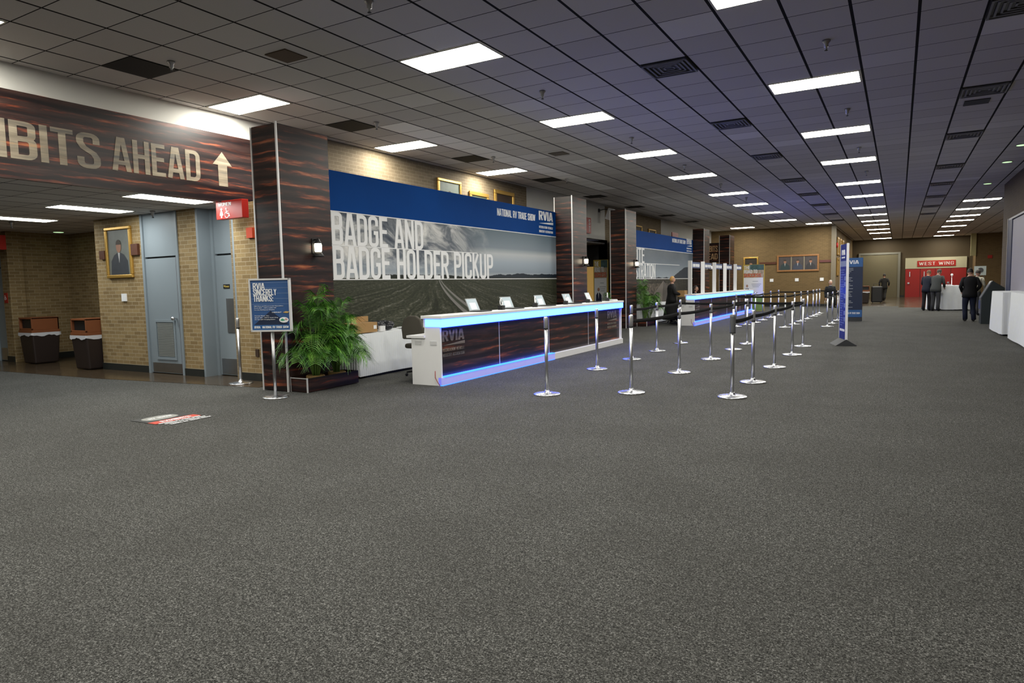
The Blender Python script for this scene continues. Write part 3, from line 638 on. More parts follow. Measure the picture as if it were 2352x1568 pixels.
# women sign
def pict_woman(p, o, s, mat):
    x, y, z = o
    MB().prism([(x+.16*s*math.cos(q*PI/6), y, z+.86*s+.12*s*math.sin(q*PI/6)) for q in range(12)], (0, -.004, 0)).prism([(x-.12*s, y, z+.7*s), (x+.12*s, y, z+.7*s), (x+.28*s, y, z+.25*s), (x-.28*s, y, z+.25*s)], (0, -.004, 0)).prism([(x-.1*s, y, z), (x-.02*s, y, z), (x-.02*s, y, z+.25*s), (x-.1*s, y, z+.25*s)], (0, -.004, 0)).prism([(x+.02*s, y, z), (x+.1*s, y, z), (x+.1*s, y, z+.25*s), (x+.02*s, y, z+.25*s)], (0, -.004, 0)).make('woman_symbol', mat, p)
def pict_chair(p, o, s, mat):
    x, y, z = o; m = MB()
    m.prism([(x-.05*s+.09*s*math.cos(q*PI/6), y, z+.9*s+.09*s*math.sin(q*PI/6)) for q in range(12)], (0, -.004, 0))
    def bar(a, b, t_):
        a = Vector((a[0], 0, a[1])); b = Vector((b[0], 0, b[1])); n = (b-a).normalized().cross(Vector((0, 1, 0)))*t_
        m.prism([(x+q.x*s, y, z+q.z*s) for q in (a-n, b-n, b+n, a+n)], (0, -.004, 0))
    bar((-.03, .8), (.02, .42), .05); bar((0, .42), (.33, .42), .045); bar((.33, .42), (.45, .08), .045); bar((0, .62), (.28, .62), .035)
    for q in range(14):
        a = math.radians(110+q*18); b = math.radians(110+(q+1)*18); bar((.02+.3*math.cos(a), .28+.3*math.sin(a)), (.02+.3*math.cos(b), .28+.3*math.sin(b)), .032)
    m.make('wheelchair_symbol', mat, p)
t = thing('hanging_sign', 'red WOMEN sign with washroom symbols hanging over the recessed door', 'sign', (-9.29, 6.9, 2.57))
bx = B(0, 0, 0, .61, .12, .28).make('box', RED, t, bevel=.005)
block('WOMEN', 'lettering', bx, (.06, 0, .2), (1, 0, 0), (0, 0, 1), .3, .05, LETTER)
pict_woman(bx, (.13, -.001, .02), .15, LETTER); pict_chair(bx, (.25, -.001, .02), .15, LETTER)
t = thing('hanging_sign', 'red sign cut by the left edge of the side hall', 'sign', (-17.0, 6.85, 2.42)); B(0, 0, 0, .8, .12, .3).make('box', RED, t, bevel=.005)
t = thing('wall_sign', 'small red access sign beside the left alcove corner', 'sign', (-17.0, 7.19, 1.3)); B(0, 0, 0, .14, .01, .22).make('plate', RED, t); pict_chair(t, (.05, -.001, .07), .1, LETTER)
tag(B(-8.93, 7.15, 2.28, -8.79, 7.2, 2.44).make('alarm_box', M('orange_red', (.5, .06, .02), .5)), 'orange red alarm box on the brick near the column', 'alarm')
tag(B(-12.5, 7.17, 1.31, -12.37, 7.2, 1.45).make('thermostat', LETTER), 'white thermostat below the side hall portrait', 'thermostat')
tag(B(-8.9, 7.18, .4, -8.83, 7.2, .52).make('socket', M('brown_socket', (.05, .03, .02), .5)), 'brown wall socket low on the brick beside the column', 'socket')
# waste bins
def bin_(loc, rz, label, s=1.0):
    t = thing('waste_bin', label, 'waste bin', loc, rz, 'brown waste bins with hooded lids')
    BR = M('bin_dark_brown', (.022, .014, .012), .5); OR = M('bin_hood_brown', (.19, .062, .022), .5)
    m = MB(); a, b = .235, .275
    lo = [(-a, -a), (a, -a), (a, a), (-a, a)]; hi = [(-b, -b), (b, -b), (b, b), (-b, b)]
    vs = [m.bm.verts.new((x, y, .01)) for x, y in lo]+[m.bm.verts.new((x, y, .64)) for x, y in hi]
    m._f(vs[:4][::-1])
    m._f(vs[4:])
    for i in range(4): m._f([vs[i], vs[(i+1) % 4], vs[4+(i+1) % 4], vs[4+i]])
    m.make('body', BR, t, bevel=.03)
    g = [[(math.cos(q*PI/24*1)*0, 0, 0) for q in range(2)]]
    m = MB(); pts = []
    for q in range(49):
        u = q/48*4; k = int(u) % 4; f = u-int(u); p = Vector(hi[k]).lerp(Vector(hi[(k+1) % 4]), f)*1.03; pts.append(p)
    m.sheet([[(p.x, p.y, .665) for p in pts], [(p.x*1.01, p.y*1.01, .61-.02*random.random()-.015*math.sin(i*.9)) for i, p in enumerate(pts)]])
    m.make('liner', M('bin_liner', (.55, .55, .58), .4), t)
    m = MB(); m.box(-b, -b, .66, b, b, .72)
    m.box(-b+.01, -b+.01, .72, -b+.04, b-.01, .98).box(b-.04, -b+.01, .72, b-.01, b-.01, .98).box(-b+.01, b-.04, .72, b-.01, b-.01, .98).box(-b+.01, -b+.01, .95, b-.01, b-.01, .985).box(-b+.01, -b+.01, .72, b-.01, -b+.04, .76)
    m.make('hood', OR, t, bevel=.006); B(-b+.05, -b+.06, .72, b-.05, b-.05, .94).make('opening', BLACK, t)
    t.scale = (s, s, s); return t
bin_((-15.95, 7.35, .005), 0, 'brown waste bin at the left of the brick alcove')
bin_((-13.6, 7.2, .005), 0, 'brown waste bin against the right corner of the alcove')
bin_((-1.75, 43.2, 0), .2, 'dark waste bin with brown hood far behind the blue totem')
tag(MB().tube([(-15.0, 8.45, .5), (-14.75, 8.4, .45), (-14.6, 8.2, .2), (-14.75, 7.9, .03), (-15.0, 7.7, .02)], .014).tube([(-14.65, 8.1, .12), (-14.3, 8.1, .14), (-14.0, 8.0, .12), (-13.7, 7.9, .1)], .012).make('cable', M('cream_cable', (.4, .38, .3), .5)), 'pale cable lying between the two waste bins', 'cable')
# ---------------- counters ----------------
def counter(y0, y1, label, seams, ledto, loc_logo, toplab=True):
    t = thing('reception_counter', label, 'counter', (-5.78, y0, 0), 0, 'long white counters with blue light bands')
    L = y1-y0
    B(-.27, .0, .0, 0.0, .04, .86).box(-.53, .0, 0, -.27, .04, .74).make('end_panel', WHITE, t)
    B(-.27, L-.04, 0, 0, L, .86).make('end_panel', WHITE, t)
    B(-.3, .04, .13, -.075, L-.04, .84).make('carcass', WHITE, t)
    fp = B(-.075, .03, .13, -.05, L-.03, .86).make('front_print', WOOD, t)
    for s_ in seams: B(-.05, s_-.008, .13, -.046, s_+.008, .86).make('seam_strip', ALU, fp)
    B(-.3, 0, .86, -.0, L, .885).box(-.3, 0, .97, .03, L, .985).box(-.3, 0, .885, -.0, L, .97).make('fascia', WHITE, t)
    B(-.0, .012, .86, .04, L, .975).box(-.26, -.006, .868, .04, .012, .975).make('light_band', LEDM, t)
    B(-.045, .045, .852, .036, L-.02, .86).make('under_light', LEDB, t)
    B(-.33, -.02, .985, .05, L+.02, 1.03).make('worktop', WHITE, t, bevel=.004)
    B(-.6, -.03, .70, -.27, L, .735).make('desk_shelf', WHITE, t)
    B(-.05, 0, .012, .03, ledto, .12).make('plinth_painted_glow', PLINTHGLOW, t)  # no lamp itself, the blue cast on this stretch is painted as glow
    if ledto < L: B(-.05, ledto, .005, .03, L, .12).make('plinth', WHITE, t)
    B(-.049, 0.04, .12, .034, ledto, .132).make('light_strip', LEDU, t)
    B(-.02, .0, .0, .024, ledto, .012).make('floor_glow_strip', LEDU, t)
    for yy in loc_logo: logo(fp, (-.048, yy, .58), Y, Zu, .57, WLET)
    m = MB()
    for xx in (-.4, -.12): m.box(xx-.06, -.006, .6, xx+.06, 0, .66)
    m.make('cable_port', M('port_white', (.66, .66, .67), .4), t, bevel=.004)
    MB().tube([(-.1, -.01, .22), (-.1, -.012, .12), (-.05, -.02, .05), (.0, -.03, .01)], .005, 6).make('power_lead', M('red_lead', (.3, .03, .03), .5), t)
    return t
c1 = counter(7.9, 15.3, 'long white counter with glowing blue band and laptops, nearest', [1.75, 3.6, 5.5], 3.7, [.12, 6.6])
c2 = counter(21.96, 31.95, 'far white registration counter with glowing blue band and ticket posts', [2.5, 5, 7.5], 9.99, [.25])
# posts with name boards above the far counter
for k, y in enumerate((21.98, 23.62, 25.3, 27.05, 28.95)):
    t = thing('counter_post', f'tall white post with blue name board on the far counter, {ORD[k]} from the near end', 'post', (-5.93, y, 1.03), 0, 'white posts on the far counter')
    B(-.06, -.03, 0, .06, .03, 1.1).make('post', WHITE, t)
    B(-.02, .03, .86, .02, 1.2, 1.06).make('name_board', M('muted_blue_board', (.035, .06, .16), .5), t)
    block('NATIONAL RV TRADE SHOW', 'lettering', t, (.02, .25, .9), Y, Zu, .85, .1, LETTER)
# laptops on the near counter
t = thing('laptop', '', 'laptop', (0, 0, 0), 0, 'open laptops along the near counter')
B(-.11, -.16, 0, .12, .16, .015).make('base', DGREY, t, bevel=.003)
B(-.06, -.14, .015, .05, .14, .018).make('keyboard', BLACK, t.children[0])
mt = Matrix.Translation((-.11, 0, .015)) @ Matrix.Rotation(math.radians(-24), 4, 'Y')
LID = MB().box(-.008, -.16, 0, 0, .16, .22, mt).make('screen_lid', M('laptop_silver', (.3, .32, .33), .4), t)
SCR = M('lit_screen', (.3, .35, .38), .3, emit=(.45, .56, .6), k=.45)
MB().box(0, -.145, .012, .002, .145, .205, mt).make('display', SCR, LID)
MB().box(.002, -.09, .02, .003, .09, .14, mt).make('window_panel', M('lit_window', (.5, .5, .5), .3, emit=(.75, .8, .8), k=.6), LID)
lp = [(9.3, 'nearest'), (10.4, 'second'), (11.7, 'third'), (12.95, 'fourth'), (14.1, 'farthest')]
for k, (y, l) in enumerate(lp):
    lab = f'open laptop with lit screen on the near counter, {l} along it'
    if k == 0: t.location = (-5.96, y, 1.032); t['label'] = lab
    else: dup(t, (-5.96, y, 1.032), random.uniform(-.15, .15), lab)
t = thing('tag_stand', '', 'stand', (0, 0, 0), 0, 'small loop stands on the near counter'); t.scale = (1.5, 1.5, 1.5)
B(-.03, -.03, 0, .03, .03, .05).make('block', BLACK, t)
MB().tube([(0, .03*math.cos(a*PI/6), .09+.04*math.sin(a*PI/6)) for a in range(13)], .006, 6).tube([(0, 0, .02), (0, 0, .05)], .008, 6).make('loop', LETTER, t)
for k, y in enumerate((10.0, 11.25, 12.6, 13.75, 14.9)):
    lab = f'small stand with white loop, {ORD[k]} from the near end of the counter'
    if k == 0: t.location = (-5.98, y, 1.03); t['label'] = lab
    else: dup(t, (-5.98, y, 1.03), .3, lab)
m = MB()
for k in range(6): m.box(-.1+.01*k, -.14, k*.006, .1, .15-.01*k, k*.006+.004)
o = m.make('paper_stack', LETTER); o.location = (-5.95, 15.1, 1.031); tag(o, 'white papers on the far end of the near counter', 'papers')
# ---------------- draped tables ----------------
def skirt_table(pts, h, label, loc, group, cat='table', folds=.05, amp=.012, under=True, name='draped_table'):
    """pts: outline polygon (counter clockwise), closed pleated skirt and flat top"""
    t = thing(name, label, cat, loc, 0, group); per = []
    n = len(pts)
    for i in range(n):
        a, b = Vector(pts[i]), Vector(pts[(i+1) % n]); L = (b-a).length; k = max(2, int(L/ (folds/3)))
        nn = Vector(((b-a).y, -(b-a).x)).normalized()
        for q in range(k):
            s_ = q/k*L; per.append((a+(b-a)*(q/k), nn, s_+i*1.7))
    rings = []
    for z, am in ((h, .0), (h-.04, .3), (h*.5, .8), (.04, 1.2)):
        rings.append([(p.x+nn.x*(amp*am*math.sin(2*PI*s_/folds)+amp*am), p.y+nn.y*(amp*am*math.sin(2*PI*s_/folds)+amp*am), z+(.006*math.sin(s_*3) if z < .1 else 0)) for p, nn, s_ in per+per[:1]])
    MB().sheet(rings).make('skirt', CLOTH, t)
    MB().prism([(p[0], p[1], h-.012) for p in pts], (0, 0, .014)).make('table_top', CLOTH, t)
    if under: MB().prism([(p[0]*.85, p[1]*.85, .0) for p in pts], (0, 0, .03)).make('feet', DGREY, t)
    return t
def rect(w_, d_): return [(-w_/2, -d_/2), (w_/2, -d_/2), (w_/2, d_/2), (-w_/2, d_/2)]
TG = 'tables draped in white cloth'
skirt_table(rect(.5, 2.4), .72, 'white skirted table below the badge banner beside the palms', (-7.72, 9.2, 0), TG)
skirt_table(rect(.5, 3.0), .72, 'white skirted table below the far banner behind the blonde woman', (-7.7, 23.1, 0), TG)
circ = [(.78*math.cos(k*PI/12), .55*math.sin(k*PI/12)) for k in range(24)]
skirt_table(circ, 1.04, 'tall white draped table where two suited men stand', (1.85, 34.2, 0), TG, folds=.16, amp=.03)
skirt_table(rect(.55, 2.1), 1.03, 'white draped table against the right wall before the kiosk', (2.41, 20.6, 0), TG, folds=.12, amp=.02)
skirt_table(rect(.5, 3.2), 1.06, 'white draped table at the right edge of the frame', (2.42, 16.9, 0), TG, folds=.12, amp=.02)
# items on the near table
t = thing('cardboard_box', 'open brown cardboard box with white label on the skirted table', 'box', (-7.62, 8.2, .735), 0)
B(-.16, -.29, 0, .16, .26, .16).make('body', CARD, t)
B(-.18, .0, .16, -.16, .4, .25).make('flap', CARD, t); B(.16, .17, .05, .163, .24, .11).make('label', LETTER, t)
tag(B(-7.5, 8.53, .735, -7.46, 8.66, .82).make('leaflet_holder', LETTER), 'small white card holder right of the cardboard box', 'card holder')
m = MB()
for k in range(9): m.ell((-7.68+random.uniform(-.08, .08), 8.85+random.uniform(-.16, .16), .79+random.uniform(-.02, .05)), (.09, .1, .06), 10, 6)
tag(m.make('bag', M('black_shiny_bag', (.02, .021, .026), .3, var=.6, scale=40)), 'crumpled black bag on the skirted table', 'bag')
tag(B(-7.75, 9.3, .735, -7.5, 9.75, .755).make('folded_papers', LETTER), 'flat white papers at the right of the black bag', 'papers')
# office chairs
def office_chair(loc, rz, label):
    t = thing('office_chair', label, 'chair', loc, rz, 'grey office chairs behind the counters')
    CF = M('grey_chair_fabric', (.075, .068, .055), .9)
    prof = [(-.2, .62), (.2, .62), (.22, .8), (.17, .94), (.07, 1.0), (-.07, 1.0), (-.17, .94), (-.22, .8)]
    MB().prism([(x, -.22, z) for x, z in prof], (0, -.06, 0)).make('backrest', CF, t, bevel=.02)
    B(-.23, -.2, .46, .23, .25, .54).make('seat', CF, t, bevel=.03)
    MB().tube([(0, -.26, .65), (0, -.24, .42), (0, 0, .42)], .02).make('back_support', BLACK, t)
    MB().tube([(0, 0, .08), (0, 0, .47)], .028).make('column', BLACK, t)
    m = MB()
    for k in range(5): a = k*2*PI/5; m.tube([(0, 0, .1), (.28*math.cos(a), .28*math.sin(a), .07)], [.025, .015])
    bs = m.make('base', BLACK, t)
    for k in range(5): a = k*2*PI/5; MB().ell((.28*math.cos(a), .28*math.sin(a), .03), (.02, .03, .03), 8, 6).make('caster', BLACK, bs)
office_chair((-6.75, 8.75, 0), 0, 'grey office chair behind the near end of the counter')
office_chair((-6.85, 23.5, 0), 1.2, 'grey office chair beside the blonde woman')
# ---------------- planters and palms ----------------
def planter(loc, label, L=1.03, group='plank print planter boxes'):
    t = thing('planter_box', label, 'planter', loc, 0, group)
    B(0, 0, 0.01, .33, .02, .2).box(0, L-.02, 0.01, .33, L, .2).box(.31, .02, 0.01, .33, L-.02, .2).box(0, .02, 0.01, .02, L-.02, .2).box(.02, .02, .01, .31, L-.02, .03).make('box', WOOD, t)
    B(.32, -.008, 0, .338, .008, .21).box(0, -.006, .195, .33, .006, .205).box(-.006, -.006, 0, .006, .006, .21).make('edge_strip', ALU, t)
    return t
LEAF = Sh('palm_leaf', .45, spec=.4); n_ = LEAF.noise(LEAF.node('ShaderNodeTexCoord').outputs['Object'], 9, 3)
LEAF.col(LEAF.ramp(n_, [(.3, (.015, .06, .008)), (.5, (.05, .17, .016)), (.7, (.17, .38, .05))]))
def palm(loc, label, h=1.25, nf=26, seed=1, spread=1.0):
    rnd = random.Random(seed); t = thing('potted_palm', label, 'palm', loc, 0, 'leafy palms in basket pots')
    WK = M('wicker', (.3, .19, .07), .7, var=.4, scale=60)
    MB().lathe([(.1, 0), (.125, .05), (.135, .17), (.12, .185), (.115, .15)], n=18).make('basket', WK, t)
    MB().lathe([(.12, .15), (.11, .16)], n=16).make('soil', M('soil', (.02, .014, .01), .9), t)
    st = MB(); lf = MB()
    for i in range(nf):
        a = rnd.uniform(0, 2*PI); el = rnd.uniform(.0, 1.0)**.8; reach = (.1+.31*el)*spread; top = h*(1.02-.42*el)*rnd.uniform(.62, 1.06)
        bx, by = .05*math.cos(a)*rnd.random(), .05*math.sin(a)*rnd.random(); dx, dy = math.cos(a), math.sin(a)
        P0 = Vector((bx, by, .15)); P1 = Vector((bx+dx*reach*.15, by+dy*reach*.15, top*.75)); P2 = Vector((bx+dx*reach*.65, by+dy*reach*.65, top*1.1)); P3 = Vector((bx+dx*reach*1.2, by+dy*reach*1.2, top*(1.08-.45*el)))
        def bz(u): return P0*(1-u)**3+P1*3*u*(1-u)**2+P2*3*u*u*(1-u)+P3*u**3
        path = [bz(k/14) for k in range(15)]; st.tube(path, [.008*(1-k/17) for k in range(15)], 5)
        for k in range(23):
            u = .42+.58*k/22; p = bz(u); d_ = (bz(min(1, u+.02))-bz(u-.02)).normalized(); side = d_.cross(Vector((0, 0, 1))).normalized() if abs(d_.z) < .98 else Vector((dy, -dx, 0))
            ln = .29*math.sin(PI*min(1, (u-.3)/.82))**.7*rnd.uniform(.75, 1.15)
            for sg in (-1, 1):
                o_ = (side*sg*.8+d_*.65+Vector((0, 0, .18))).normalized(); tip = p+o_*ln+Vector((rnd.uniform(-.03, .03), rnd.uniform(-.03, .03), -ln*rnd.uniform(.3, .6))); mid = p+o_*ln*.5+Vector((0, 0, .005)); wd = d_*.0062
                lf.sheet([[p-wd*.4, p+wd*.4], [mid-wd, mid+wd], [tip-wd*.15, tip+wd*.15]])
    st.make('stems', M('palm_stem', (.12, .22, .04), .5), t); lf.make('fronds', LEAF.m, t)
    return t
planter((-7.51, 6.64, 0), 'plank print planter box with two palms beside the nearest column')
palm((-7.34, 6.95, .03), 'large leafy palm in a basket, front one in the nearest planter', 1.36, 40, 3)
palm((-7.34, 7.38, .03), 'leafy palm in a basket, back one in the nearest planter', 1.2, 34, 5)
planter((-7.51, 21.32, 0), 'plank print planter box beside the third column')
palm((-7.34, 21.6, .03), 'leafy palm before the far banner, near one of the pair', 1.4, 26, 8, 1.2)
palm((-7.34, 22.05, .03), 'leafy palm before the far banner, far one of the pair', 1.15, 20, 9)
planter((-7.51, 17.3, 0), 'plank print planter box behind the far end of the near counter')
palm((-7.34, 17.8, .03), 'palm seen over the near counter beside the poster', 1.0, 18, 12)
# ---------------- stanchions ----------------
BELT = M('black_webbing', (.012, .012, .013), .8)
def stanchion(loc, label):
    t = thing('stanchion', label, 'stanchion', loc, 0, 'chrome queue stanchions')
    return t
t = stanchion((0, 0, 0), '')
MB().lathe([(.178, 0), (.178, .014), (.17, .019), (.08, .026), (.034, .034), (.032, .06), (.024, .065)], n=32).make('base', CHROME, t)
MB().lathe([(.0225, .06), (.0225, .87)], n=24).make('pole', M('satin_pole', (.62, .63, .65), .36, 1, var=.02), t)
MB().lathe([(.024, .865), (.027, .868), (.027, .885)], n=16).make('collar', BLACK, t)
MB().lathe([(.027, .885), (.027, 1.018), (.024, 1.027), (.018, 1.03)], n=20).make('belt_head', M('satin_chrome', (.8, .8, .82), .42, .85), t)
ST0 = t
A_ = [(-1.77, 8.52), (-1.77, 9.88), (-1.76, 11.72), (-1.75, 13.78), (-1.77, 15.6)]
B_ = [(-3.03, 8.36), (-3.01, 10.52), (-3.0, 12.55), (-2.99, 14.46), (-2.97, 15.84)]
C_ = [(-4.0, 7.81), (-4.4, 10.47), (-4.36, 12.06), (-4.4, 13.72), (-4.45, 15.65)]
A2 = [(-1.85, 22.27), (-1.83, 23.81), (-1.8, 25.56), (-1.8, 27.4), (-1.8, 29.2), (-1.8, 30.9)]
B2 = [(-2.96, 21.64), (-2.89, 23.16), (-2.9, 24.87), (-2.86, 26.43), (-2.86, 28.27), (-2.86, 29.48), (-2.87, 30.79)]
C2 = [(-4.42, 21.77), (-4.33, 22.75), (-4.24, 24.0), (-4.24, 25.5), (-4.26, 27.31), (-4.25, 29.2)]
SP = {}
def belt(p, q, sag=.016):
    """webbing from stanchion p to q, child of p"""
    a, b = Vector(p+(0,)), Vector(q+(0,)); d_ = (b-a); L = d_.length; d_.normalize(); n = Vector((-d_.y, d_.x, 0))*.0015; N = 12; g = []
    for s_ in (-1, 1):
        for zz in ((0, 1) if s_ > 0 else (1, 0)):
            g.append([d_*(.03+(L-.06)*k/N)+n*s_+Vector((0, 0, .92+.05*zz-sag*4*(k/N)*(1-k/N))) for k in range(N+1)])
    g.append(g[0]); MB().sheet(g).make('belt', BELT, SP[p])
first = True
for nm, L in (('near lane outer row', A_), ('near lane middle row', B_), ('near lane counter side row', C_), ('far lane totem side row', A2), ('far lane middle row', B2), ('far lane counter side row', C2)):
    for k, p in enumerate(L):
        lab = f'chrome queue stanchion, {ORD[k]} from the near end of the {nm}'
        if first: ST0.location = p+(0,); ST0['label'] = lab; SP[p] = ST0; first = False; kids = list(ST0.children)
        else:
            r = bpy.data.objects.new('stanchion', None); C.objects.link(r); r.location = p+(0,); tag(r, lab, 'stanchion', 'chrome queue stanchions'); SP[p] = r
            for c in kids: q = c.copy(); C.objects.link(q); q.parent = r
p = (-8.9, 6.88); r = bpy.data.objects.new('stanchion', None); C.objects.link(r); r.location = (p[0], p[1], .005); tag(r, 'single chrome stanchion before the womens washroom door', 'stanchion', 'chrome queue stanchions')
for c in kids: q = c.copy(); C.objects.link(q); q.parent = r
for L in (A_, B_, A2, B2, C2):
    for a, b in zip(L, L[1:]): belt(a, b)
for a, b in zip(C_[2:], C_[3:]): belt(a, b)
belt(C_[4], B_[4], .02); belt(B_[4], A_[4], .02); belt(C2[0], B2[0], .02); belt(C2[5], B2[6], .02); belt(B2[6], A2[5], .02)
MB().lathe([(.035, .8), (.036, .82), (.036, 1.0), (.033, 1.03)], n=16).make('sheath', M('grey_sheath', (.1, .105, .11), .4), SP[A_[0]])
# ---------------- free standing signs ----------------
t = thing('poster_stand', 'blue RVIA SINCERELY THANKS poster on a chrome pole stand', 'sign', (-7.3, 6.18, 0), math.radians(26))
MB().lathe([(.17, 0), (.17, .012), (.15, .02), (.05, .028), (.02, .04)], n=28).make('base', CHROME, t)
MB().tube([(0, 0, .03), (0, 0, .9)], .022, 12).make('pole', STEEL, t)
z0, z1, hw = .9, 1.61, .28
B(-hw, -.035, z0, hw, .02, z0+.022).box(-hw, -.035, z1-.022, hw, .02, z1).box(-hw, -.035, z0, -hw+.02, .02, z1).box(hw-.02, -.035, z0, hw, .02, z1).make('frame', ALU, t)
B(-hw+.015, -.02, z0+.015, hw-.015, .01, z1-.015).make('poster', M('thanks_poster_blue', (.04, .1, .26), .4, var=.15, scale=3), t)
B(-hw+.02, -.023, z0+.02, hw-.02, -.02, z0+.09).make('footer_band', MIDBLUE, t)
MB().prism([(-.24, -.021, z0+.09), (.25, -.021, z0+.09), (.0, -.021, z0+.28)], (0, -.002, 0)).make('mountain_print', NAVY, t)
X = (1, 0, 0)
for k, (s_, w_) in enumerate((('RVIA', .16), ('SINCERELY', .32), ('THANKS:', .27))): block(s_, 'headline', t, (-.225, -.024, z0+.57-k*.083), X, Zu, w_, .082, LETTER)
m = MB()
for k in range(5): m.box(-hw+.02, -.024, z1-.055-k*.072, hw-.02, -.0235, z1-.052-k*.072)
m.make('thin_rules', M('pale_rule', (.25, .35, .55), .5), t)
for s_, z, w_ in (('GM Fleet and Commercial Operations', .335, .4), ('Booth 2001 - Hall C, Lobby Hall', .31, .3), ('For the Parking Lot Shuttles', .285, .28), ('Forest River, Inc.', .205, .2), ('Booth 1001 - Hall C, South Wing', .18, .32), ('For the LED Charging Station', .155, .28)):
    text(s_, 'small_lettering', t, (-.22, -.026, z0+z), X, Zu, w_, .014, LETTER, .01, .002)
block('RVIA', 'lettering', t, (-.23, -.026, z0+.045), X, Zu, .08, .03, LETTER)
block('NATIONAL RV TRADE SHOW', 'lettering', t, (-.12, -.026, z0+.045), X, Zu, .36, .03, LETTER)
MB().prism([(.17, -.026, z0+.255), (.21, -.026, z0+.27), (.26, -.026, z0+.265), (.235, -.026, z0+.245), (.19, -.026, z0+.25)], (0, -.002, 0)).make('gold_emblem', M('gold_emblem', (.6, .38, .12), .5), t)
text('CHEVROLET', 'small_lettering', t, (.02, -.026, z0+.25), X, Zu, .13, .014, LETTER, .02, .002)
MB().prism([(.18+.065*math.cos(q*PI/10), -.026, z0+.155+.037*math.sin(q*PI/10)) for q in range(20)], (0, -.002, 0)).make('oval_emblem', LETTER, t)
MB().prism([(.125, -.029, z0+.15), (.16, -.029, z0+.175), (.2, -.029, z0+.15), (.16, -.029, z0+.14)], (0, -.001, 0)).make('emblem_green', M('emblem_green', (.05, .35, .2), .5), t)
MB().prism([(.19, -.029, z0+.16), (.21, -.029, z0+.18), (.235, -.029, z0+.158), (.21, -.029, z0+.15)], (0, -.001, 0)).make('emblem_pink', M('emblem_pink', (.6, .3, .32), .5), t)
# blue totem with triangular foot (board lies along local +y)
t = thing('totem_sign', 'tall narrow blue totem board on a black triangular foot', 'sign', (-.95, 15.95, 0), math.atan2(.26, .965))
MB().prism([(-.21, 0, .005), (.21, 0, .005), (0, 0, .14)], (0, .66, 0)).make('foot', [DGREY], t)
B(-.02, .03, .13, .02, .63, 2.18).make('board', M('totem_blue', (.008, .018, .2), .4, var=.3, scale=3), t)
B(-.024, .015, .13, .024, .03, 2.19).box(-.024, .63, .13, .024, .645, 2.19).make('edge', WHITE, t)
def fy(z, y, s_, w_, h_): block(s_, 'lettering', t, (-.02, y, z), (0, -1, 0), Zu, w_, h_, LETTER)
fy(1.95, .5, 'RVIA', .32, .11); fy(1.88, .5, 'INDUSTRY', .32, .03); fy(.3, .55, 'NATIONAL RV TRADE SHOW', .44, .05)
m = MB(); rr = random.Random(4)
for k in range(24):
    z = 1.62-k*.052; m.box(-.023, .12+rr.uniform(0, .3), z, -.02, .56, z+.012+rr.random()*.012)
m.make('text_lines', M('pale_blue_text', (.12, .16, .45), .5), t)
m = MB()
for z in (1.4, 1.28, 1.02, .82, .66, .52): m.box(-.023, .08, z, -.02, .2, z+.09)
m.make('sponsor_patches', M('patch', (.16, .2, .5), .5), t)
B(-.023, .04, 1.7, -.02, .62, 1.82).make('band', M('pale_band', (.22, .26, .42), .5), t)
# second board: broad totem facing the camera
t = thing('totem_sign', 'broad navy information totem with white RVIA heading', 'sign', (-1.72, 25.3, 0), 0)
B(0, 0, 0, .66, .3, .12).make('foot', DGREY, t)
B(0, 0, .12, .66, .3, 2.12).make('body', NAVY, t)
B(-.003, -.004, 1.82, .663, 0, 2.12).make('header', MIDBLUE, t); B(-.003, -.004, .14, .663, 0, .38).make('footer', MIDBLUE, t)
block('RVIA', 'logo', t, (.14, -.004, 1.92), X, Zu, .4, .12, LETTER); block('NATIONAL RV TRADE SHOW', 'lettering', t, (.1, -.004, .24), X, Zu, .5, .06, LETTER)
m = MB(); rr = random.Random(6)
for k in range(26):
    if k % 5 == 4: continue
    z = 1.76-k*.052; m.box(.08, -.003, z, .22+rr.uniform(0, .2), -.001, z+.018)
m.make('text_lines', M('grey_text', (.32, .34, .38), .5), t)
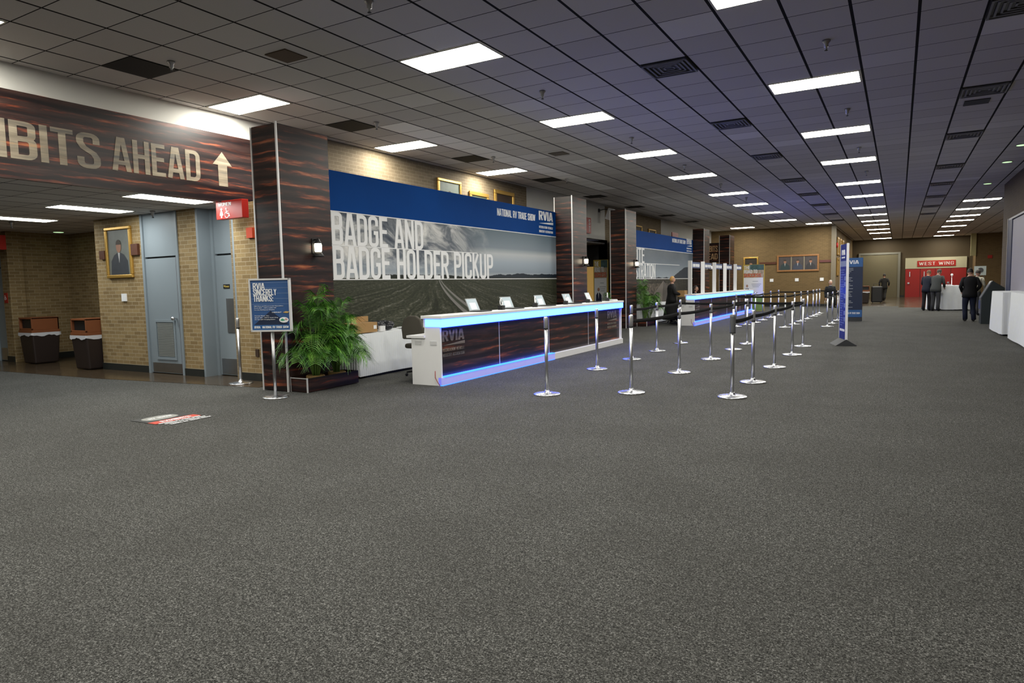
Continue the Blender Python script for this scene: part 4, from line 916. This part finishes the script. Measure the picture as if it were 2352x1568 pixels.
# success posters
def poster(loc, label, w_, h_, green):
    t = thing('poster_board', label, 'poster', loc, 0, 'ROAD TO SUCCESS posters')
    B(0, 0, 0.02, w_, .03, h_).make('board', M('poster_gold_edge', (.5, .36, .06), .5), t)
    B(.03, -.003, h_*.33, w_-.06, 0, h_*.72).make('white_field', LETTER, t)
    B(.03, -.003, .04, w_-.06, 0, h_*.33).make('green_field', M('poster_green_'+str(green[1]), green, .5, var=.3, scale=6), t)
    B(.28, -.003, h_*.88, w_-.03, 0, h_-.01).make('scenic_strip', M('poster_scene', (.06, .12, .12), .5, var=.8, scale=6), t)
    B(.03, -.003, h_*.72, w_-.03, 0, h_*.88).make('scenic_strip', M('poster_scene2', (.42, .34, .24), .5, var=.8, scale=9), t)
    block('THE', 'lettering', t, (.04, -.004, h_*.90), X, Zu, w_*.3, h_*.075, LETTER)
    block('ROAD TO', 'lettering', t, (.04, -.004, h_*.815), X, Zu, w_*.62, h_*.075, LETTER)
    block('SUCCESS', 'lettering', t, (.04, -.004, h_*.735), X, Zu, w_*.8, h_*.07, M('orange_red_letters', (.6, .07, .02), .5))
    MB().prism([(.08, -.004, h_*.34), (.30, -.004, h_*.34), (.29, -.004, h_*.46), (.22, -.004, h_*.5), (.15, -.004, h_*.5), (.09, -.004, h_*.46)], (0, -.002, 0)).make('printed_suit', M('printed_navy_suit', (.015, .02, .06), .5), t)
    MB().prism([(.185+.045*math.cos(q*PI/8), -.005, h_*.545+.065*math.sin(q*PI/8)) for q in range(16)], (0, -.002, 0)).make('printed_face', M('printed_face', (.45, .26, .18), .5), t)
    MB().prism([(.165, -.007, h_*.5), (.185, -.007, h_*.4), (.205, -.007, h_*.5)], (0, -.002, 0)).make('printed_shirt', LETTER, t)
    m = MB()
    for z, a, b in ((.64, .45, .7), (.58, .4, .85), (.55, .42, .8), (.52, .45, .75), (.4, .5, .7), (.25, .2, .5), (.21, .2, .7)): m.box(w_*a, -.005, h_*z, w_*b, -.003, h_*z+.02)
    m.make('text_lines', M('grey_text', (.32, .34, .38), .5), t)
    return t
poster((-9.3, 21.9, 0), 'ROAD TO SUCCESS poster board between the second and third columns', .55, 2.27, (.04, .08, .05))
poster((-6.3, 32.5, 0), 'ROAD TO SUCCESS poster board beyond the far counter', .95, 2.17, (.2, .32, .07))
m = MB(); rr = random.Random(2)
for k in range(7): m.prism([(-6.2+.11*k, 32.496, .12), (-6.12+.11*k, 32.496, .12), (-6.13+.11*k, 32.496, .32), (-6.16+.11*k, 32.496, .36), (-6.19+.11*k, 32.496, .32)], (0, -.003, 0))
tag(B(-9.75, 22.3, .02, -9.45, 22.36, 2.05).make('yellow_panel', M('amber_board_painted_glow', (.6, .38, .1), .5, emit=(1, .6, .18), k=.22)), 'tall narrow amber board with painted glow left of the poster board', 'panel')  # yellow door board; its lit look is put in as weak emission
m.bm.free()
# red vertical sign and flood lamp in passage
t = thing('wall_sign', 'red sign on the white soffit behind the second column', 'sign', (XL+.02, 20.5, 3.15)); B(0, 0, 0, .04, .85, .52).make('board', RED, t)
block('S', 'lettering', t, (.04, .66, .28), Y, Zu, .12, .19, LETTER); block('T', 'lettering', t, (.04, .66, .05), Y, Zu, .12, .19, LETTER)
t = thing('speaker', 'white loudspeaker on a bracket between the second and third columns', 'speaker', (XL, 22.2, 4.0))
MB().box(.35, -.12, -.2, .55, .12, .2, Matrix.Rotation(.35, 4, 'Y')).make('cabinet', WHITE, t, bevel=.02)
MB().tube([(0, 0, 0), (.2, 0, .03), (.4, 0, 0)], .015).box(-.0, -.05, -.06, .03, .05, .06).make('bracket', DGREY, t)
tag(B(XL, 30.9, 3.55, XL+.03, 31.9, 3.75).make('wall_sign', RED), 'red strip sign on the white soffit beyond the far banner', 'sign')
for y, z, l in ((40.6, 3.25, 'red alarm disc at the near corner of the return wall'), (50.5, 3.2, 'red lit sign high on the return wall')):
    o = MB().lathe([(.14, 0), (.14, .06), (.1, .09)], n=16, mtx=Matrix.Rotation(PI/2, 4, 'Y')).make('alarm', M('bright_red', (.55, .03, .02), .5)); o.location = (-3.0, y, z); tag(o, l, 'alarm')
# floor decal
t = thing('floor_sticker', 'black and red floor sticker with white writing on the carpet', 'sticker', (-7.25, 4.62, .004), math.radians(0))
B(-.31, -.28, 0, .02, .28, .002).make('black_panel', M('sticker_black', (.02, .02, .018), .5), t)
B(.02, -.28, 0, .17, .28, .002).make('red_panel', M('sticker_red', (.55, .05, .02), .5), t)
MB().prism([(-.16+.12*math.copysign(abs(math.cos(a))**.6, math.cos(a)), -.02+.2*math.copysign(abs(math.sin(a))**.9, math.sin(a)), .002) for a in [k*PI/10 for k in range(20)]], (0, 0, .001)).make('round_emblem', M('sticker_grey', (.3, .3, .28), .5), t)
block('RV SHOW', 'lettering', t, (-.13, -.16, .003), (0, 1, 0), (-1, 0, 0), .28, .05, LETTER)
block('EXHIBITS', 'lettering', t, (.14, -.18, .003), (0, 1, 0), (-1, 0, 0), .36, .07, LETTER)
for k, xx in enumerate((.22, .29, .36)): block('NATIONAL RV TRADE SHOW'[k:], 'lettering', t, (xx, -.26+k*.02, .003), (0, 1, 0), (-1, 0, 0), .5, .035, LETTER)
# ---------------- right side ----------------
t = thing('booth_wall', 'pale lavender booth wall panel at the right edge', 'booth', (XR-.05, 15.0, 0))
B(0, 0, 0, .045, 8.05, 2.95).make('panel', M('lavender_panel', (.32, .31, .37), .5, var=.03, scale=2), t)
B(-.02, 8.05, 0, .045, 8.75, 2.98).make('blue_post', M('dark_blue_post', (.03, .04, .09), .5), t)
B(-.02, 0, 2.98, .045, 8.75, 3.03).box(-.03, 8.75, 0, .045, 8.85, 3.03).make('rail', M('grey_rail', (.25, .25, .28), .4), t)
t = thing('kiosk', 'dark slanted self service kiosk before the right wall', 'kiosk', (2.12, 24.3, 0))
pr = [(.02, 0, .0), (.6, 0, 0), (.6, 0, 1.05), (.28, 0, 1.28), (.02, 0, .78)]
MB().prism(pr, (0, .55, 0)).make('body', M('kiosk_dark', (.02, .028, .03), .5), t)
MB().prism([(.0, .02, .3), (.02, .02, .3), (.02, .02, .76), (.27, .02, 1.25), (.25, .02, 1.27), (0, .02, .78)], (0, .5, 0)).make('front_panel', M('kiosk_panel', (.12, .13, .15), .35), t)
B(-.012, .1, .45, 0, .45, .7).make('label', M('kiosk_blue', (.06, .08, .2), .4), t)
t = thing('wall_case', 'dark wall cabinet on the brick at the right', 'cabinet', (5.75, 53.6, 1.6)); B(0, 0, 0, .5, .38, 1.6).make('body', BROWNW, t); B(.05, -.02, .05, .45, 0, 1.5).make('door', M('case_door', (.03, .02, .02), .4), t)
t = thing('easel_sign', 'pale sign with dark round emblem behind the draped table', 'sign', (3.26, 41.0, 1.45))
B(0, 0, 0, .5, .03, .46).make('board', M('pale_board', (.3, .34, .33), .5), t); MB().lathe([(.12, 0), (.12, .01)], n=20, mtx=Matrix.Translation((.27, -.002, .26)) @ Matrix.Rotation(PI/2, 4, 'X')).make('emblem', DGREY, t)
MB().tube([(.1, .03, 0), (.05, .1, -1.45)], .015).tube([(.42, .03, 0), (.45, .1, -1.45)], .015).tube([(.25, .03, 0), (.25, .45, -1.45)], .015).make('legs', DGREY, t)
tag(B(5.0, 53.95, 2.55, 5.25, 54, 2.75).make('alarm_box', RED), 'small red box on the far right brick wall', 'alarm')
t = thing('table_lamp', 'slim silver pole with white round head on the draped table', 'pole lamp', (1.95, 34.3, 1.05))
MB().lathe([(.06, 0), (.06, .01), (.012, .02), (.012, .4)], n=12).make('pole', CHROME, t); MB().ell((0, 0, .45), (.05, .05, .05)).make('head', LETTER, t)
m = MB()
for k in range(7): m.box(-.2+random.uniform(-.3, .3), -.2+random.uniform(-.1, .1), k*.006, .0+random.uniform(0, .2), .0, k*.006+.005)
o = m.make('papers', LETTER); o.location = (1.75, 34.1, 1.055); tag(o, 'loose papers on the tall draped table', 'papers')
t = thing('rolling_case', 'black upright case beside the far waste bin', 'case', (-1.08, 43.3, 0), .1); B(-.28, -.2, .05, .28, .2, .95).make('body', BLACK, t, bevel=.06); MB().tube([(-.15, .18, .9), (-.15, .18, 1.1), (.15, .18, 1.1), (.15, .18, .9)], .012).make('handle', DGREY, t)
for xx in (-.2, .2): MB().ell((xx, .1, .04), (.02, .04, .04), 8, 6).make('wheel', DGREY, t)
# ---------------- people ----------------
def skin(name, nodes, edges, mat, parent, root, sub=1, extra=None):
    ks = list(nodes); me = bpy.data.meshes.new(name); me.from_pydata([nodes[k][:3] for k in ks], [(ks.index(a), ks.index(b)) for a, b in edges], [])
    o = bpy.data.objects.new(name, me); C.objects.link(o); o.modifiers.new('s', 'SKIN').use_smooth_shade = True
    if not me.skin_vertices:
        bm = bmesh.new(); bm.from_mesh(me); bm.verts.layers.skin.verify(); bm.to_mesh(me); bm.free()
    for k, sv in zip(ks, me.skin_vertices[0].data):
        r = nodes[k][3]; sv.radius = (r, r) if not isinstance(r, tuple) else r; sv.use_root = (k == root)
    s2 = o.modifiers.new('u', 'SUBSURF'); s2.levels = sub; s2.render_levels = sub
    dg = bpy.context.evaluated_depsgraph_get(); m2 = bpy.data.meshes.new_from_object(o.evaluated_get(dg)); bpy.data.objects.remove(o)
    b = MB(); b.bm.free(); b.bm = bmesh.new(); b.bm.from_mesh(m2); bpy.data.meshes.remove(m2)
    if extra: extra(b)
    return b.make(name, mat, parent)
def person(label, loc, rz, h=1.75, lean=0, arms=None, legs=None, top=(.02, .02, .02), low=(.02, .02, .02), hair=(.05, .03, .02), skinc=(.5, .28, .2), seated=False, hairlen=0, head=(0, 0, 0), skirt=False, shirt=None, coat=True, build=1.0):
    t = thing('person', label, 'person', loc, rz); s = h/1.75
    SK = M('skin_'+label[:18], skinc, .5, var=.08); TP = M('top_'+label[:18], top, .85, var=.15, scale=20); LW = M('lower_'+label[:18], low, .85, var=.15, scale=20); HR = M('hair_'+label[:18], hair, .6, var=.4, scale=30); SHO = BLACK
    hz = .52 if seated else .95; dz = hz-.95
    J = dict(pelvis=(0, 0, .95), waist=(0, 0, 1.1), chest=(0, 0, 1.32), neck=(0, 0, 1.48), skull=(0, .01, 1.58),
             shL=(-.17, 0, 1.42), elL=(-.23, -.03, 1.14), wrL=(-.22, .09, .9), shR=(.17, 0, 1.42), elR=(.23, -.03, 1.14), wrR=(.22, .09, .9),
             hipL=(-.09, 0, .9), knL=(-.1, .03, .5), anL=(-.11, -.02, .09), toL=(-.12, .14, .035), hipR=(.09, 0, .9), knR=(.1, .03, .5), anR=(.11, -.02, .09), toR=(.12, .14, .035))
    if arms: J.update(arms)
    if seated: J.update(hipL=(-.09, .02, .93), knL=(-.12, .43, .93), anL=(-.12, .42, .52), toL=(-.12, .57, .47), hipR=(.09, .02, .93), knR=(.12, .43, .93), anR=(.12, .42, .52), toR=(.12, .57, .47))
    if legs: J.update(legs)
    rot = Matrix.Rotation(math.radians(-lean), 3, 'X'); up = ('waist', 'chest', 'neck', 'skull', 'shL', 'elL', 'wrL', 'shR', 'elR', 'wrR')
    for k in J:
        p = Vector(J[k])
        if k in up: p = Vector((0, 0, .95))+rot @ (p-Vector((0, 0, .95)))
        p.z += dz; J[k] = tuple(p*s)
    def N(k, r): return J[k]+((r*s*build) if not isinstance(r, tuple) else tuple(q*s*build for q in r),)
    nd = dict(pelvis=N('pelvis', (.14, .1)), waist=N('waist', (.125, .09)), chest=N('chest', (.15, .1)), neck=N('neck', .052), skull=N('skull', .05)); ed = [('pelvis', 'waist'), ('waist', 'chest'), ('chest', 'neck'), ('neck', 'skull')]
    for q in 'LR':
        nd.update({'sh'+q: N('sh'+q, .052), 'el'+q: N('el'+q, .038), 'wr'+q: N('wr'+q, .025), 'hip'+q: N('hip'+q, .085), 'kn'+q: N('kn'+q, .055), 'an'+q: N('an'+q, .034), 'to'+q: N('to'+q, .028)})
        ed += [('chest', 'sh'+q), ('sh'+q, 'el'+q), ('el'+q, 'wr'+q), ('pelvis', 'hip'+q), ('hip'+q, 'kn'+q), ('kn'+q, 'an'+q), ('an'+q, 'to'+q)]
        w_ = Vector(J['wr'+q]); d_ = (w_-Vector(J['el'+q])).normalized(); sd = d_.cross(Vector((0, 1, 0)) if abs(d_.y) < .8 else Vector((0, 0, 1))).normalized(); cu = d_.cross(sd)
        pm = w_+d_*.06*s; nd['pm'+q] = tuple(pm)+(.024*s,); ed.append(('wr'+q, 'pm'+q))
        for k, (o_, l_) in enumerate(((-.028, .05), (-.01, .062), (.01, .066), (.027, .058))):
            a = pm+(d_*.03+sd*o_)*s; b = a+(d_*l_*.6+cu*.006)*s; c = a+(d_*l_+cu*.022)*s
            for nm, p in (('a', a), ('b', b), ('c', c)): nd[f'f{q}{k}{nm}'] = tuple(p)+(.0085*s,)
            ed += [('pm'+q, f'f{q}{k}a'), (f'f{q}{k}a', f'f{q}{k}b'), (f'f{q}{k}b', f'f{q}{k}c')]
        a = w_+(d_*.04+sd*-.035)*s; b = a+(d_*.03+sd*-.02+cu*.015)*s; nd[f't{q}a'] = tuple(a)+(.011*s,); nd[f't{q}b'] = tuple(b)+(.009*s,); ed += [('pm'+q, f't{q}a'), (f't{q}a', f't{q}b')]
    hr = Matrix.Rotation(math.radians(-lean*.6+head[0]), 3, 'X') @ Matrix.Rotation(math.radians(head[2]), 3, 'Z')
    hc = Vector(J['neck'])+hr @ Vector((0, .02, .155))*s
    def face(b):
        b.ell(hc, (.076*s, .094*s, .118*s), 18, 12, hr)
        b.ell(hc+hr @ Vector((0, .095, -.012))*s, (.012*s, .018*s, .022*s), 8, 6, hr)
        for q in (-1, 1): b.ell(hc+hr @ Vector((q*.078, -.005, -.01))*s, (.01*s, .02*s, .03*s), 8, 6, hr)
        b.mi = 1
        for q in (-1, 1): b.ell(hc+hr @ Vector((q*.03, .082, .012))*s, (.012*s, .01*s, .007*s), 8, 6, hr)
        b.mi = 2; b.ell(hc+hr @ Vector((0, .085, -.052))*s, (.022*s, .01*s, .007*s), 8, 6, hr)
    pmL, pmR, nk = Vector(J['wrL']), Vector(J['wrR']), Vector(J['neck'])
    def dress(b):
        for f in b.bm.faces:
            c = f.calc_center_median()
            if min((c-pmL).length, (c-pmR).length) < .05*s or any((c-(w_+(w_-Vector(J[e])).normalized()*.1*s)).length < .1*s for w_, e in ((pmL, 'elL'), (pmR, 'elR'))): continue
            if (c-nk).length < .075*s or (c-hc).length < .14*s: continue
            f.material_index = 3 if c.z > J['pelvis'][2] or c.z > J['hipL'][2]+.05 else 4
        face(b)
    skin('body', nd, ed, [SK, BLACK, M('lips', (.35, .1, .09), .5), TP, LW], t, 'pelvis', 1, dress)
    b = MB(); off = hr @ Vector((0, -.012, .012))*s; b.ell(hc+off, (.086*s, .1*s, .124*s), 18, 12, hr)
    dv = [v for v in b.bm.verts if (hr.inverted() @ (v.co-hc)).y/s > .035 and (hr.inverted() @ (v.co-hc)).z/s < .06 or (hr.inverted() @ (v.co-hc)).z/s < (-.05-hairlen)]
    bmesh.ops.delete(b.bm, geom=dv, context='VERTS')
    if hairlen: b.ell(hc+hr @ Vector((0, -.05, -.06))*s, (.08*s, .055*s, (.09+hairlen)*s), 14, 8, hr)
    b.make('hair', HR, t)
    def ring(m, c, rx, ry, tilt=0.0, n=18):
        R = Matrix.Rotation(tilt, 3, 'X'); return [m.bm.verts.new(Vector(c)+R @ Vector((rx*math.cos(2*PI*k/n), ry*math.sin(2*PI*k/n), 0))) for k in range(n)]
    def loft(m, rs):
        for A, Q in zip(rs, rs[1:]):
            for k in range(len(A)):
                f = m._f([A[k], A[(k+1) % len(A)], Q[(k+1) % len(A)], Q[k]])
                if f: f.smooth = True
        m._f(rs[0][::-1]); m._f(rs[-1])
    pv, wa, ch, nk2 = (Vector(J[k]) for k in ('pelvis', 'waist', 'chest', 'neck')); B_W = s*build; tl = math.radians(-lean); m = MB(); rs = []
    if coat and not seated: rs += [ring(m, pv+Vector((0, 0, -.15*s)), .195*B_W, .142*B_W), ring(m, pv+Vector((0, 0, -.03*s)), .19*B_W, .138*B_W, tl*.3)]
    else: rs += [ring(m, pv+Vector((0, 0, -.05*s)), .165*B_W, .125*B_W)]
    rs += [ring(m, wa, .165*B_W, .12*B_W, tl*.7), ring(m, wa.lerp(ch, .5), .18*B_W, .125*B_W, tl), ring(m, ch, .2*B_W, .13*B_W, tl), ring(m, ch.lerp(nk2, .55), .195*B_W, .11*B_W, tl), ring(m, ch.lerp(nk2, .82), .13*B_W, .085*B_W, tl), ring(m, nk2+(nk2-ch).normalized()*.012*s, .062*s, .06*s, tl)]
    loft(m, rs)
    for q in 'LR':
        sh, el_, wr = Vector(J['sh'+q]), Vector(J['el'+q]), Vector(J['wr'+q])
        m.ell(sh-Vector((0, 0, .01*s)), (.06*B_W, .07*B_W, .055*B_W), 12, 8)
        m.tube([sh, sh.lerp(el_, .5), el_.lerp(sh, .06), el_.lerp(wr, .08), wr.lerp(el_, .5), wr], [.066*B_W, .06*B_W, .052*B_W, .05*B_W, .046*B_W, .04*B_W], 12)
    m.make('jacket' if coat else 'shirt', TP, t)
    if shirt: MB().lathe([(.068*s, -.0), (.06*s, .03*s)], n=12, mtx=Matrix.Translation(Vector(J['neck'])-Vector((0, 0, .005*s)))).make('collar', M('collar_'+label[:12], shirt, .6), t)
    if skirt:
        px, py, pz = J['pelvis']; MB().lathe([(.33*s, -.78*s), (.27*s, -.5*s), (.2*s, -.12*s), (.17*s, .05*s)], px, py, 20, pz).make('long_skirt', LW, t)
    else:
        m = MB(); m.ell(pv-Vector((0, 0, .03*s)), (.165*B_W, .12*B_W, .13*s), 16, 10)
        for q in 'LR':
            hp, kn, an_ = Vector(J['hip'+q]), Vector(J['kn'+q]), Vector(J['an'+q]); fw_ = Vector((0, .0, .0))
            m.tube([hp, hp.lerp(kn, .5), kn.lerp(hp, .08), kn.lerp(an_, .1), kn.lerp(an_, .55), an_+Vector((0, 0, -.03*s))], [.098*B_W, .088*B_W, .072*B_W, .069*B_W, .064*B_W, .062*B_W], 14)
        m.make('trousers', LW, t)
    for q in 'LR':
        a = Vector(J['an'+q]); b_ = Vector(J['to'+q]); d_ = (b_-a); d_.z = 0; an = math.atan2(d_.y, d_.x)
        MB().ell((a+b_)/2+Vector((0, 0, -.01*s)), (.145*s, .05*s, .05*s), 12, 8, Matrix.Rotation(an, 3, 'Z')).make('shoe', SHO, t)
    return t
fwdarms = dict(elL=(-.23, .1, 1.18), wrL=(-.15, .34, 1.1), elR=(.23, .1, 1.18), wrR=(.15, .34, 1.1))
person('person in grey suit leaning over the draped table, right one of the pair', (1.33, 33.1, 0), -.5, 1.78, 18, fwdarms, None, (.05, .055, .055), (.035, .036, .04), (.06, .05, .04), shirt=(.6, .6, .6), build=1.08, head=(-12, 0, 0))
person('person in dark navy suit at the draped table, left one of the pair', (1.02, 33.45, 0), -.35, 1.74, 14, fwdarms, None, (.012, .016, .03), (.014, .012, .014), (.12, .06, .03), skinc=(.5, .22, .12), head=(-15, 0, 0))
person('person in black jacket and dark jeans seen from behind, walking', (1.95, 25.7, 0), .0, 1.67, 4, dict(elL=(-.26, -.03, 1.16), wrL=(-.2, .16, 1.0), elR=(.28, -.04, 1.17), wrR=(.2, .16, 1.03)), dict(knL=(-.12, .06, .5), anL=(-.1, .02, .09), knR=(.1, .05, .5), anR=(.13, -.06, .09)), (.006, .006, .008), (.006, .01, .028), (.035, .03, .028), build=1.12, head=(-8, 0, 0))
person('person in white shirt behind the black jacketed one', (2.42, 29.6, 0), -.6, 1.66, 10, fwdarms, None, (.5, .48, .38), (.03, .03, .03), (.08, .07, .06), coat=False)
person('blurred person in black walking away by the roller shutter', (-.78, 46.6, 0), .05, 1.66, 4, dict(elL=(-.27, -.05, 1.18), wrL=(-.26, .15, 1.02), elR=(.27, -.05, 1.18), wrR=(.26, .15, 1.02)), dict(knL=(-.05, .1, .52), anL=(-.03, .08, .12), knR=(.06, .0, .5), anR=(.03, -.22, .2), toR=(.03, -.14, .06)), (.014, .013, .012), (.02, .019, .018), (.03, .025, .02), coat=True)
person('blonde person in black dress holding a cardboard box behind the far counter', (-6.78, 22.75, 0), -1.25, 1.63, 2, dict(elL=(-.2, .1, 1.15), wrL=(-.12, .33, 1.1), elR=(.2, .1, 1.15), wrR=(.12, .33, 1.1)), None, (.008, .008, .009), (.008, .008, .009), (.62, .36, .12), hairlen=.0, skirt=True, build=1.3)
tag(B(-6.55, 22.68, .94, -6.3, 23.0, 1.15).make('cardboard_box', CARD), 'cardboard box carried by the blonde person', 'box')
person('seated person with dark hair behind the first window of the far counter', (-6.64, 25.2, 0), -PI/2, 1.7, 3, dict(elL=(-.2, .12, 1.15), wrL=(-.12, .3, 1.2), elR=(.2, .12, 1.15), wrR=(.12, .3, 1.2)), None, (.012, .014, .04), (.02, .02, .03), (.03, .02, .018), seated=True, hairlen=.05)
office_chair((-6.64, 25.2, 0), -PI/2, 'grey office chair under the seated dark haired person')
person('seated grey haired person in black on a chair by the far brick wall', (-2.98, 37.2, 0), PI+.3, 1.8, 0, None, None, (.008, .01, .014), (.008, .009, .012), (.4, .36, .33), seated=True, skinc=(.55, .33, .25), shirt=(.2, .3, .45))
t = thing('chair', 'metal legged chair under the seated grey haired person', 'chair', (-2.98, 37.2, 0), PI+.3)
B(-.23, -.2, .37, .23, .25, .41).make('seat', BLACK, t); B(-.22, -.24, .5, .22, -.2, .85).make('backrest', BLACK, t)
for a in (-.2, .2):
    for b in (-.18, .2): MB().tube([(a, b, .38), (a*1.05, b*1.1, 0)], .012).make('leg', CHROME, t)
